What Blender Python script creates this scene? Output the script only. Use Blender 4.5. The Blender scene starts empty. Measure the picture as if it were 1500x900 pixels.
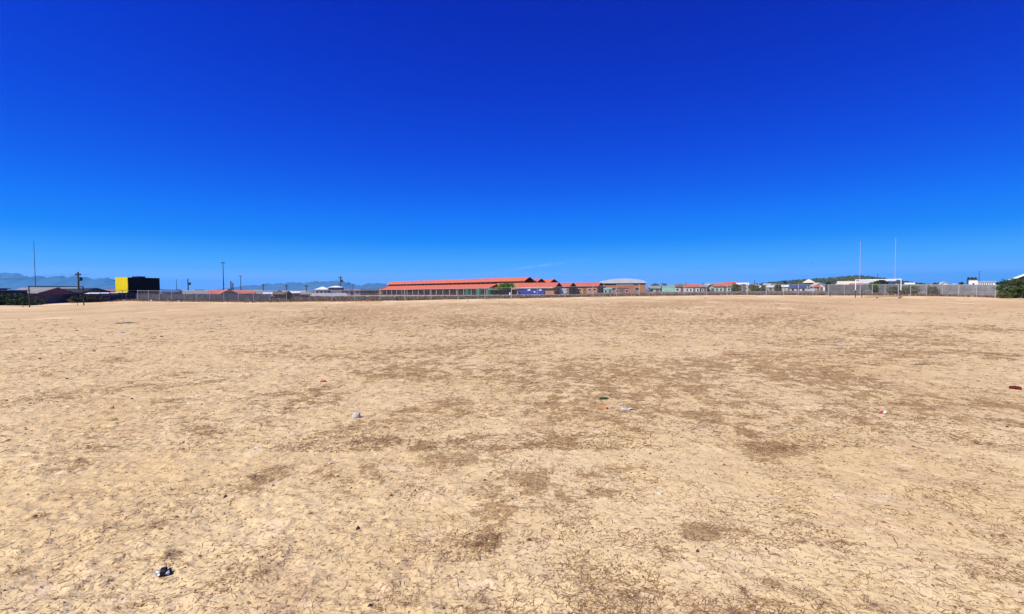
import bpy, math, random
import numpy as np
from mathutils import Vector, Matrix, Euler
random.seed(7); rng = np.random.default_rng(11)
sc = bpy.context.scene
C = sc.collection
R = math.radians

# ---------------------------------------------------------------- camera
F = 720.0; CAMZ = 1.6
cd = bpy.data.cameras.new('camera'); cam = bpy.data.objects.new('camera', cd); C.objects.link(cam)
cd.angle = 2 * math.atan(750 / F); cd.clip_start = 0.1; cd.clip_end = 80000
cam.location = (0, 0, CAMZ)
CAMROT = (Matrix.Rotation(R(90 - 2.0), 3, 'X') @ Matrix.Rotation(R(-0.45), 3, 'Z'))
cam.rotation_euler = CAMROT.to_euler()
sc.camera = cam

# ---------------------------------------------------------------- sky and sun
SUN_AZ, SUN_EL = -124.0, 46.0          # azimuth from +Y, clockwise positive
w = bpy.data.worlds.new("World"); sc.world = w; w.use_nodes = True
nt = w.node_tree; N = nt.nodes; L = nt.links
def wn(t, **k):
    n = N.new(t)
    for a, b in k.items(): setattr(n, a, b)
    return n
def wmath(op, a, b=None, c=None):
    n = wn('ShaderNodeMath', operation=op)
    for i, v in enumerate((a, b, c)):
        if v is None: continue
        if isinstance(v, (int, float)): n.inputs[i].default_value = v
        else: L.new(v, n.inputs[i])
    return n.outputs[0]
sky = wn('ShaderNodeTexSky', sky_type='NISHITA', sun_disc=False)
sky.sun_elevation = R(SUN_EL); sky.sun_rotation = R(SUN_AZ); sky.air_density = 1.0; sky.dust_density = 1.0
sp = wn('ShaderNodeSeparateColor'); L.new(sky.outputs[0], sp.inputs[0])
ratio = wmath('DIVIDE', sp.outputs[0], sp.outputs[2])
rt = wmath('DIVIDE', ratio, 1.5)
def lin(c):
    return tuple(((v / 255) / 12.92 if v / 255 <= 0.04045 else ((v / 255 + 0.055) / 1.055) ** 2.4) for v in c) + (1,)
ramp = wn('ShaderNodeValToRGB'); cr = ramp.color_ramp
stops = [(.30, (0, 8, 130)), (.355, (0, 16, 160)), (.372, (0, 25, 184)), (.398, (0, 42, 204)), (.435, (0, 62, 225)), (.50, (0, 91, 243)),
         (.56, (0, 112, 255)), (.70, (12, 138, 262)), (.93, (80, 180, 276)), (1.10, (115, 198, 300)), (1.30, (185, 235, 345))]
cr.elements[0].position = stops[0][0] / 1.5; cr.elements[0].color = lin(stops[0][1])
cr.elements[1].position = stops[-1][0] / 1.5; cr.elements[1].color = lin(stops[-1][1])
for p, c in stops[1:-1]:
    e = cr.elements.new(p / 1.5); e.color = lin(c)
L.new(rt, ramp.inputs[0])
# thin broken cirrus streak low over the school
tc = wn('ShaderNodeTexCoord'); sx = wn('ShaderNodeSeparateXYZ'); L.new(tc.outputs['Generated'], sx.inputs[0])
azn = wmath('ARCTAN2', sx.outputs[0], sx.outputs[1])
eln = wmath('ARCSINE', sx.outputs[2])
a0, e0, a1, e1 = -0.085, 0.031, 0.125, 0.056
cen = wmath('MULTIPLY_ADD', azn, (e1 - e0) / (a1 - a0), e0 - a0 * (e1 - e0) / (a1 - a0))
d1 = wmath('DIVIDE', wmath('SUBTRACT', eln, cen), 0.0016)
g1 = wmath('EXPONENT', wmath('MULTIPLY', wmath('MULTIPLY', d1, d1), -0.5))
d2 = wmath('DIVIDE', wmath('SUBTRACT', azn, 0.045), 0.062)
g2 = wmath('EXPONENT', wmath('MULTIPLY', wmath('MULTIPLY', d2, d2), -0.8))
mp = wn('ShaderNodeMapping'); mp.inputs['Scale'].default_value = (45, 45, 220); L.new(tc.outputs['Generated'], mp.inputs[0])
nz = wn('ShaderNodeTexNoise'); nz.inputs['Scale'].default_value = 1.0; nz.inputs['Detail'].default_value = 4; L.new(mp.outputs[0], nz.inputs[0])
cm = wmath('MULTIPLY', wmath('MULTIPLY', g1, g2), wmath('MULTIPLY', wmath('MAXIMUM', wmath('SUBTRACT', nz.outputs[0], 0.34), 0.0), 1.7))
cmix = wn('ShaderNodeMix', data_type='RGBA'); L.new(cm, cmix.inputs[0]); L.new(ramp.outputs[0], cmix.inputs[6]); cmix.inputs[7].default_value = (.75, .85, 1, 1)
sc10 = wn('ShaderNodeVectorMath', operation='SCALE'); sc10.inputs['Scale'].default_value = 10.0; L.new(cmix.outputs[2], sc10.inputs[0])
bg = N['Background']; L.new(sc10.outputs[0], bg.inputs[0]); bg.inputs[1].default_value = 0.0755

sd = bpy.data.lights.new('sun', 'SUN'); sun = bpy.data.objects.new('sun', sd); C.objects.link(sun)
sd.energy = 4.9; sd.angle = R(0.5); sd.color = (1.0, 0.94, 0.82)
sdir = Vector((math.sin(R(SUN_AZ)) * math.cos(R(SUN_EL)), math.cos(R(SUN_AZ)) * math.cos(R(SUN_EL)), math.sin(R(SUN_EL))))
sun.rotation_euler = sdir.to_track_quat('Z', 'Y').to_euler(); sun.location = (-30, -20, 40)
vs = sc.view_settings; vs.view_transform = 'Standard'; vs.look = 'None'; vs.exposure = 0.39; vs.gamma = 1

# ---------------------------------------------------------------- helpers
def ray(px, py):
    v = CAMROT @ Vector(((px - 750) / F, (450 - py) / F, -1)); return v / v.y
def hor(px): return 424.85 - (px - 750) * 0.00785
def ux(px): return ray(px, hor(px)).x                  # x per metre of depth near the horizon
def zt(px, py, Y): return CAMZ + ray(px, py).z * Y      # height seen at that row at depth Y
def gp(px, py):
    r = ray(px, py); Y = -CAMZ / r.z; return r.x * Y, Y

FY = ([-400, 0, 43, 100, 150, 190, 300, 420, 1250, 1330, 1404, 1462, 1900], [52, 67, 71.5, 77.5, 84, 87, 84, 80, 80, 77, 72, 68, 60])
BP = ([0, 43, 60, 100, 150, 188, 250, 350, 395, 593, 700, 750, 850, 936, 1035, 1100, 1200, 1296, 1357, 1404, 1458, 1500],
      [447.5, 447, 446, 444, 442.3, 440.3, 441.2, 441.8, 442, 440.5, 438.2, 437.5, 435.6, 433.8, 432.8, 432.4, 433, 433, 433.8, 435, 436.5, 437])
def sstep(a, b, x): 
    t = np.clip((x - a) / (b - a), 0, 1); return t * t * (3 - 2 * t)
def terrain(x, y):
    x = np.asarray(x, float); y = np.asarray(y, float)
    yy = np.maximum(y, 1.0); px = np.clip(750 + F * x / yy, -300, 1800)
    Yf = np.interp(px, *FY); base = np.interp(px, *BP); h = 424.85 - (px - 750) * 0.00785
    zf = CAMZ - (base - h) / F * Yf
    s = sstep(0.35, 1.0, y / Yf) * (1 - sstep(Yf + 12, Yf + 60, y))
    return np.clip(zf, -.6, .9) * s
def gz(x, y): return float(terrain(x, y))
def fY(px): return float(np.interp(px, *FY))

# numpy value noise
def _h(ix, iy, s):
    n = (ix.astype(np.int64) * 374761393 + iy.astype(np.int64) * 668265263 + s * 1442695041) & 0xffffffff
    n = ((n ^ (n >> 13)) * 1274126177) & 0xffffffff
    return ((n ^ (n >> 16)) & 0xffff) / 65535.0
def vnoise(x, y, s=0):
    ix = np.floor(x); iy = np.floor(y); fx = x - ix; fy = y - iy
    fx = fx * fx * (3 - 2 * fx); fy = fy * fy * (3 - 2 * fy)
    a = _h(ix, iy, s); b = _h(ix + 1, iy, s); c = _h(ix, iy + 1, s); d = _h(ix + 1, iy + 1, s)
    return (a + (b - a) * fx) * (1 - fy) + (c + (d - c) * fx) * fy
def fbm(x, y, o=4, s=0):
    v = 0; a = .5; t = 0
    for i in range(o):
        v = v + a * vnoise(x, y, s + i * 17); t += a; a *= .5; x = x * 2.03 + 5.1; y = y * 2.03 + 1.7
    return v / t

def link(o, parent=None, label=None, cat=None, group=None, kind=None):
    C.objects.link(o)
    if parent is not None: o.parent = parent
    if label: o['label'] = label
    if cat: o['category'] = cat
    if group: o['group'] = group
    if kind: o['kind'] = kind
    return o
def empty(name, loc, yaw=0, label=None, cat=None, group=None):
    o = bpy.data.objects.new(name, None); o.location = loc; o.rotation_euler = (0, 0, yaw); o.empty_display_size = .3
    return link(o, None, label, cat, group)

class MB:
    def __init__(s): s.v = []; s.f = []; s.m = []
    def add(s, vs_, fs, mi=0):
        b = len(s.v); s.v += [tuple(v) for v in vs_]; s.f += [tuple(b + i for i in f) for f in fs]; s.m += [mi] * len(fs); return s
    def box(s, x0, x1, y0, y1, z0, z1, mi=0):
        return s.add([(x0, y0, z0), (x1, y0, z0), (x1, y1, z0), (x0, y1, z0), (x0, y0, z1), (x1, y0, z1), (x1, y1, z1), (x0, y1, z1)],
                     [(0, 3, 2, 1), (4, 5, 6, 7), (0, 1, 5, 4), (1, 2, 6, 5), (2, 3, 7, 6), (3, 0, 4, 7)], mi)
    def prism(s, prof, a, b, axis='x', mi=0):
        n = len(prof); P = (lambda t, p: (t, p[0], p[1])) if axis == 'x' else (lambda t, p: (p[0], t, p[1]))
        vs_ = [P(a, p) for p in prof] + [P(b, p) for p in prof]
        fs = [tuple(range(n)), tuple(range(2 * n - 1, n - 1, -1))] + [(i, i + n, (i + 1) % n + n, (i + 1) % n) for i in range(n)]
        return s.add(vs_, fs, mi)
    def tube(s, p, q, r0, r1=None, n=6, mi=0, cap=True):
        r1 = r0 if r1 is None else r1; p = Vector(p); q = Vector(q); d = (q - p).normalized()
        u = d.orthogonal().normalized(); v = d.cross(u); vs_ = []
        for c, r in ((p, r0), (q, r1)):
            for i in range(n):
                a = 2 * math.pi * i / n; vs_.append(c + u * (r * math.cos(a)) + v * (r * math.sin(a)))
        fs = [(i, (i + 1) % n, (i + 1) % n + n, i + n) for i in range(n)]
        if cap: fs += [tuple(range(n - 1, -1, -1)), tuple(range(n, 2 * n))]
        return s.add(vs_, fs, mi)
    def lathe(s, prof, n=14, c=(0, 0), mi=0):
        vs_ = []; fs = []
        for r, z in prof:
            for i in range(n):
                a = 2 * math.pi * i / n; vs_.append((c[0] + r * math.cos(a), c[1] + r * math.sin(a), z))
        for k in range(len(prof) - 1):
            for i in range(n):
                fs.append((k * n + i, k * n + (i + 1) % n, (k + 1) * n + (i + 1) % n, (k + 1) * n + i))
        fs.append(tuple(range(n - 1, -1, -1))); fs.append(tuple(range((len(prof) - 1) * n, len(prof) * n)))
        return s.add(vs_, fs, mi)
    def mesh(s, name, mats):
        me = bpy.data.meshes.new(name); me.from_pydata(s.v, [], s.f)
        for m in (mats if isinstance(mats, (list, tuple)) else [mats]): me.materials.append(m)
        if any(s.m): me.polygons.foreach_set('material_index', s.m)
        import bmesh
        bm = bmesh.new(); bm.from_mesh(me); bmesh.ops.recalc_face_normals(bm, faces=bm.faces); bm.to_mesh(me); bm.free()
        return me
    def build(s, name, mats, parent=None, **k):
        o = bpy.data.objects.new(name, s.mesh(name, mats)); return link(o, parent, **k)
def smooth(o, on=True):
    o.data.polygons.foreach_set('use_smooth', [on] * len(o.data.polygons)); return o

# ---------------------------------------------------------------- materials
def mat(name, col, rough=.85, col2=None, scale=2.0, detail=4, bump=0.0, bscale=None, metal=0.0, wave=None, wamt=.3, spec=.3):
    m = bpy.data.materials.new(name); m.use_nodes = True; t = m.node_tree; n = t.nodes; l = t.links; b = n['Principled BSDF']
    b.inputs['Roughness'].default_value = rough; b.inputs['Metallic'].default_value = metal; b.inputs['Specular IOR Level'].default_value = spec
    tcn = n.new('ShaderNodeTexCoord')
    if col2 is None: col2 = tuple(c * .72 for c in col)
    nz = n.new('ShaderNodeTexNoise'); nz.inputs['Scale'].default_value = scale; nz.inputs['Detail'].default_value = detail
    l.new(tcn.outputs['Object'], nz.inputs[0])
    rp = n.new('ShaderNodeValToRGB'); rp.color_ramp.elements[0].position = .32; rp.color_ramp.elements[1].position = .68
    rp.color_ramp.elements[0].color = (*col2, 1); rp.color_ramp.elements[1].color = (*col, 1); l.new(nz.outputs[0], rp.inputs[0]); out = rp.outputs[0]
    l.new(out, b.inputs['Base Color'])
    hsrc = None
    if wave:
        wv = n.new('ShaderNodeTexWave'); wv.bands_direction = wave[0]; wv.inputs['Scale'].default_value = wave[1]; l.new(tcn.outputs['Object'], wv.inputs[0]); hsrc = wv.outputs['Fac']
        bp = n.new('ShaderNodeBump'); bp.inputs['Strength'].default_value = wamt; bp.inputs['Distance'].default_value = .04; l.new(hsrc, bp.inputs['Height']); l.new(bp.outputs[0], b.inputs['Normal'])
    elif bump:
        n2 = n.new('ShaderNodeTexNoise'); n2.inputs['Scale'].default_value = bscale or scale * 4; n2.inputs['Detail'].default_value = 5; l.new(tcn.outputs['Object'], n2.inputs[0])
        bp = n.new('ShaderNodeBump'); bp.inputs['Strength'].default_value = bump; bp.inputs['Distance'].default_value = .03; l.new(n2.outputs[0], bp.inputs['Height']); l.new(bp.outputs[0], b.inputs['Normal'])
    return m
M = {}
M['red_roof'] = mat('red_roof_tile', (.53, .145, .085), .8, (.43, .10, .058), 1.2, 6, wave=('Z', 9.0), wamt=.35)
M['brick_orange'] = mat('orange_brick', (.48, .22, .10), .9, (.37, .16, .07), 2.5, 8, bump=.2)
M['brick_shaded'] = mat('shaded_dark_red_board', (.10, .014, .010), .8, (.06, .01, .008), 1.5)  # dark red gable paint, deepened to carry the shade on the gable ends
M['brick_pink'] = mat('painted_pink_brick', (.44, .15, .11), .9, (.32, .10, .075), 2.2, 6, bump=.2)
M['dark_in'] = mat('dark_interior', (.03, .028, .026), .8, (.015, .014, .013), .8)
M['glass'] = mat('window_glass', (.035, .045, .055), .18, (.02, .025, .03), .7, spec=.5)
M['white'] = mat('white_paint', (.78, .78, .75), .6, (.66, .66, .63), 1.5)
M['cream'] = mat('cream_render', (.66, .56, .40), .85, (.55, .46, .32), 1.2)
M['yellow'] = mat('yellow_paint', (.90, .70, .004), .6, (.86, .64, .004), .7)
M['black'] = mat('black_paint', (.008, .008, .009), .75, (.004, .004, .005), .6)
M['grey_roof'] = mat('grey_fibre_cement_roof', (.30, .29, .26), .9, (.2, .19, .175), 1.1, 6, wave=('X', 6.0), wamt=.4)
M['pale_roof'] = mat('pale_sheet_roof', (.58, .57, .52), .6, (.45, .44, .40), .9, 6, wave=('X', 6.0), wamt=.3)
M['white_roof'] = mat('white_sheet_roof', (.80, .80, .78), .5, (.68, .69, .68), .8, wave=('X', 5.0), wamt=.25)
M['silver_roof'] = mat('galvanised_roof', (.60, .62, .62), .6, (.52, .54, .55), .6, metal=.0, wave=('X', 5.0), wamt=.25)
M['black_roof'] = mat('black_tarred_roof', (.025, .025, .028), .8)
M['blue_roof'] = mat('blue_painted_roof', (.05, .09, .20), .6, (.035, .06, .14), .8)
M['blue_wall'] = mat('blue_painted_sheet', (.028, .04, .30), .65, (.02, .028, .22), .6)
M['mint'] = mat('mint_green_render', (.30, .52, .40), .8, (.24, .42, .32), .9)
M['green_tank'] = mat('green_plastic', (.015, .16, .085), .45, (.012, .12, .065), .8)
M['grey_wall'] = mat('grey_render', (.33, .31, .29), .9, (.22, .21, .2), 1.3, 6, bump=.2)
M['pale_wall'] = mat('pale_grey_render', (.58, .57, .55), .9, (.44, .43, .42), 1.1, 6)
M['brown_wall'] = mat('brown_render', (.20, .13, .085), .9, (.13, .085, .055), 1.3)
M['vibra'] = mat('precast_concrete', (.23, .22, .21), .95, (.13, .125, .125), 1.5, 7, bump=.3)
M['vibra_dark'] = mat('dark_shaded_precast', (.085, .09, .115), .95, (.05, .05, .065), 1.2, 7, bump=.3)  # dark slate precast; the left wall's shade is also in this colour
M['galv'] = mat('galvanised_steel', (.46, .46, .45), .6, (.36, .36, .35), 4, metal=.2)
M['wire'] = mat('galvanised_wire', (.36, .35, .34), .7, (.26, .25, .24), 6)
M['rust'] = mat('rusty_steel', (.10, .045, .025), .9, (.05, .025, .015), 6)
M['dark_steel'] = mat('weathered_silhouette_steel', (.055, .055, .06), .7, (.035, .035, .04), 5)  # also colours the left fence stretch, its silhouette darkness put into the steel
M['wood'] = mat('grey_pole_wood', (.13, .10, .075), .95, (.07, .055, .04), 3)
M['timber'] = mat('pale_timber', (.60, .39, .22), .8, (.46, .28, .14), 12)
M['leaf'] = mat('green_leaves', (.055, .095, .022), .7, (.022, .045, .012), 1.6, 3)
M['leaf_dark'] = mat('dark_green_leaves', (.030, .055, .018), .7, (.012, .026, .010), 1.4, 3)
M['leaf_bright'] = mat('bright_green_leaves', (.15, .27, .022), .65, (.06, .14, .015), 1.2, 3)
M['leaf_grey'] = mat('grey_green_leaves', (.14, .15, .085), .8, (.08, .09, .05), 1.6, 3)
M['leaf_olive'] = mat('olive_leaves', (.14, .15, .035), .75, (.06, .07, .02), 1.6, 3)
M['bark'] = mat('brown_bark', (.11, .075, .05), .95, (.06, .04, .03), 4)
M['shaded_twigs'] = mat('shaded_dead_twigs', (.030, .026, .022), .95, (.015, .013, .012), 3)  # twigs darkened: shade beside the wall put into their colour
M['turf'] = mat('dead_turf_blades', (.36, .23, .10), .9, (.22, .13, .055), 6, 2)
M['straw'] = mat('dry_straw', (.27, .145, .062), .9, (.16, .08, .035), 9, 2)
M['straw_pale'] = mat('pale_dry_straw', (.50, .34, .17), .9, (.34, .2, .1), 9, 2)
M['weed_red'] = mat('reddish_dry_weeds', (.17, .075, .035), .9, (.09, .045, .025), 1.5, 3)
M['weed_brown'] = mat('grey_brown_scrub', (.17, .125, .085), .95, (.10, .072, .05), 1.2, 3)
M['stone'] = mat('grey_stone', (.56, .51, .43), .9, (.46, .42, .36), 18, 6, bump=.5, bscale=60)
M['dark_stone'] = mat('dark_clod', (.075, .05, .035), .95, (.04, .028, .02), 20, 5, bump=.4, bscale=60)
M['brick_piece'] = mat('broken_orange_brick', (.60, .31, .15), .9, (.46, .2, .09), 30, 5, bump=.4, bscale=90)
M['plastic_blue'] = mat('pale_blue_plastic', (.50, .47, .46), .6, (.42, .40, .40), 12)
M['paper'] = mat('white_paper', (.66, .62, .56), .8, (.56, .52, .46), 14)
M['red_plastic'] = mat('red_plastic', (.6, .06, .05), .5, (.45, .04, .03), 10)
M['maroon'] = mat('maroon_cloth', (.16, .012, .010), .9, (.04, .006, .006), 14, 4)
M['bottle_green'] = mat('green_glass', (.03, .09, .02), .2, (.02, .06, .015), 10)
M['fresh'] = mat('fresh_green_weed', (.22, .30, .04), .8, (.12, .18, .02), 12)
M['tin'] = mat('crushed_tin', (.62, .60, .60), .35, (.45, .43, .42), 15, metal=.5)
M['navy'] = mat('navy_label', (.006, .006, .014), .5, (.004, .004, .01), 15)

# ---------------------------------------------------------------- ground
patches = [(410,512,50,5,.7),(480,521,70,5,.6),(600,541,95,12,.8),(640,515,150,10,.6),(560,556,60,8,.5),(860,545,120,26,.7),(830,592,65,16,.9),(740,545,60,12,.6),
 (925,582,65,13,.8),(1060,535,100,16,.8),(1110,518,70,9,.6),(1165,545,90,18,.8),(1200,562,80,13,.75),(1335,517,80,7,1),(1445,519,55,6,1),(1300,490,60,5,.8),(1420,481,60,5,.8),(1285,502,40,5,.6),
 (640,597,60,9,.75),(470,581,50,13,.6),(530,648,30,12,.9),(700,663,60,13,.6),(770,722,62,26,.7),(725,765,38,18,.6),(712,797,26,9,.9),(1050,618,24,10,1),(1092,634,26,8,1),(1145,658,48,11,1),(1192,684,20,6,1),
 (1290,592,70,12,.9),(1440,590,55,12,.8),(1285,620,30,8,.7),(1470,618,50,9,.6),(375,698,35,12,.6),(370,460,90,5,.4),(820,648,45,11,.8),(872,716,22,9,.9),(112,684,60,12,.5),(215,772,20,11,.5),(880,690,50,14,.6),
 (180,575,60,6,.4),(290,545,40,6,.6),(270,633,40,8,.5),(190,525,50,4,.5),(985,545,90,14,.7),(1010,570,90,12,.6),(1180,605,50,10,.5),(1350,610,40,8,.5),(700,470,300,14,.45),(900,470,260,16,.45),(520,462,200,12,.4),(1200,500,100,8,.5),(1240,525,70,6,.6),
 (1330,500,80,5,.7),(1380,535,60,6,.5),(1255,508,50,5,.6),(1080,772,20,8,.8),(1040,780,18,8,.7),(1035,775,20,10,.8),(600,870,14,7,.4),(700,880,12,7,.5),(1130,850,20,8,.6),(1270,870,20,9,.6),(250,815,18,7,.35),(540,520,100,8,.5),(720,500,160,10,.4),(620,648,30,7,.6),
 (1065,590,60,9,.6),(960,605,40,8,.7),(900,620,40,8,.5),(1130,615,50,8,.5),(680,640,40,8,.5),(690,600,50,9,.5),(560,620,60,9,.4)]
PW = []
for px, py, rx, ry, s in patches:
    cx, cy = gp(px, py); _, y1 = gp(px, py - ry); _, y2 = gp(px, py + ry)
    PW.append((cx, cy, rx / F * cy, max((y1 - y2) / 2, .02), s))
def grass_mask(x, y):
    m = np.zeros_like(x)
    wx = x + (fbm(x * 1.3, y * 1.3, 3, 50) - .5) * 1.2 * np.clip(y / 8, .35, 2); wy = y + (fbm(x * 1.3, y * 1.3, 3, 70) - .5) * 1.6 * np.clip(y / 8, .35, 3)
    for cx, cy, rx, ry, s in PW:
        d = ((wx - cx) / rx) ** 2 + ((wy - cy) / ry) ** 2
        m = np.maximum(m, s * np.exp(-d * .8))
    gen = fbm(x * .55 + 3, y * .4, 5, 5); gen2 = fbm(x * 1.9, y * 1.6, 5, 9)
    gen = sstep(.56, .72, gen * .6 + gen2 * .4) * .55 * sstep(2.6, 5.5, y)
    right = sstep(-18, 0, x + y * .1)
    m = np.maximum(m, gen * (.35 + .65 * right))
    # far field broad brown band
    band = sstep(14, 26, y) * (1 - sstep(48, 66, y)) * sstep(-.62, -.35, x / np.maximum(y, 1)) * (1 - sstep(.5, .8, x / np.maximum(y, 1)))
    m = np.maximum(m, band * (.35 + .6 * sstep(.38, .62, fbm(x * .16, y * .09, 4, 31))))
    det = fbm(x * 7, y * 6, 4, 77)
    fine = fbm(x * 19 + 4, y * 13, 3, 88)
    m = m * (.22 + 1.45 * sstep(.36, .62, det)) * (.55 + .75 * sstep(.35, .6, fine))
    return np.clip(m, 0, 1)
dents = [(538,775,.035,.20,.35),(600,830,.05,.12,.15),(425,775,.03,.16,.12),(428,820,.045,.12,-.1),(578,765,.03,.12,.6),(80,785,.05,.12,1.0)]
DW = [(*gp(a, b), c, d, e) for a, b, c, d, e in dents]
def micro(x, y):
    near = 1 - sstep(14, 40, y)
    left = .35 + .8 * (1 - sstep(-4, 3, x + .25 * y))
    a = (fbm(x * 2.1, y * 2.1, 2, 21) - .5) * .030
    b = (fbm(x * 8 + y * 2, y * 10, 3, 22) - .5) * .022 * left
    lump = sstep(.60, .85, fbm(x * 15, y * 17, 2, 23)) * .012 * left
    c = (fbm(x * 34, y * 34, 2, 24) - .5) * .0035
    g = a + b + lump + c
    for cx, cy, wa, la, ang in DW:
        dx = x - cx; dy = y - cy; u = dx * math.cos(ang) - dy * math.sin(ang); v = dx * math.sin(ang) + dy * math.cos(ang)
        e = np.exp(-(u / wa) ** 4 - (v / la) ** 4); g = g - e * .009 + np.exp(-((np.abs(u) - wa * 1.3) / (wa * .5)) ** 2 - (v / la) ** 4) * .003
    big = (fbm(x * .10, y * .10, 3, 41) - .5) * .16 * sstep(10, 30, y) * (1 - sstep(70, 90, y))
    return g * near + big
# rows: spaced as the eye sees them near by, growing to the horizon; columns: fan plus wide skirts
pys = np.arange(1010, 452, -1.05)
Yn = np.array([gp(750, p)[1] for p in pys])
rowsY = np.concatenate([[-15000, -4000, -800, -150, -40, -12, -5, -2, -.5, .4, 1.0, 1.35, 1.6], Yn[Yn > 1.65], np.arange(Yn[-1] + .8, 110, .8), [118, 130, 145, 165, 190, 230, 300, 420, 650, 1000, 1600, 3000, 6000, 9500, 14500]])
s_in = np.linspace(-1, 1, 860); ext = np.array([1.06, 1.2, 1.6, 2.6, 5, 12, 40, 160, 700, 4000])
cols = np.concatenate([-ext[::-1], s_in, ext])
hw = np.where(rowsY > 0, 2.6 + 1.16 * rowsY, 2.6 - rowsY)
GX = np.clip(cols[None, :] * hw[:, None], -15000, 15000)
GX = np.sort(GX + np.linspace(-.01, .01, len(cols))[None, :], axis=1)
GY = np.repeat(rowsY[:, None], len(cols), 1)
inner = (np.abs(cols) <= 1)[None, :] & (rowsY > .3)[:, None]
gm = np.where(inner, grass_mask(GX, GY), 0)
GZ = terrain(GX, GY) + np.where(inner, micro(GX, GY) + gm * .004, 0)
nr, nc = GX.shape
co = np.stack([GX, GY, GZ], -1).reshape(-1, 3)
ii = np.arange(nr * nc).reshape(nr, nc)
fa = np.stack([ii[:-1, :-1], ii[:-1, 1:], ii[1:, 1:], ii[1:, :-1]], -1).reshape(-1, 4)
me = bpy.data.meshes.new('ground')
me.vertices.add(len(co)); me.vertices.foreach_set('co', co.ravel())
me.loops.add(fa.size); me.loops.foreach_set('vertex_index', fa.ravel().astype(np.int32))
me.polygons.add(len(fa)); me.polygons.foreach_set('loop_start', np.arange(0, fa.size, 4, dtype=np.int32)); me.polygons.foreach_set('loop_total', np.full(len(fa), 4, np.int32))
me.update(calc_edges=True); me.polygons.foreach_set('use_smooth', [True] * len(fa))
at = me.attributes.new('grass', 'FLOAT', 'POINT'); at.data.foreach_set('value', gm.ravel().astype(np.float32))
PXg = np.clip(750 + F * GX / np.maximum(GY, 1), -300, 1800); Yfg = np.interp(PXg, *FY)
bey = np.where(GY > 1, sstep(-.2, 1.0, GY - Yfg + (fbm(GX * .5, GY * .5, 3, 90) - .5) * 3), 0)
at = me.attributes.new('beyond', 'FLOAT', 'POINT'); at.data.foreach_set('value', bey.ravel().astype(np.float32))
edge = np.where(GY > 1, sstep(-24, -10, GY - Yfg), 0)          # pale trampled strip along the fence
at = me.attributes.new('strip', 'FLOAT', 'POINT'); at.data.foreach_set('value', edge.ravel().astype(np.float32))
rt_ = sstep(.1, .9, GX / np.maximum(GY, 1)) * sstep(25, 45, GY)
at = me.attributes.new('far', 'FLOAT', 'POINT'); at.data.foreach_set('value', (sstep(16, 34, GY)).ravel().astype(np.float32))
at = me.attributes.new('nearf', 'FLOAT', 'POINT'); at.data.foreach_set('value', (.30 + .62 * sstep(2.5, 8.0, GY)).ravel().astype(np.float32))
at = me.attributes.new('warm', 'FLOAT', 'POINT'); at.data.foreach_set('value', rt_.ravel().astype(np.float32))

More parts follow.
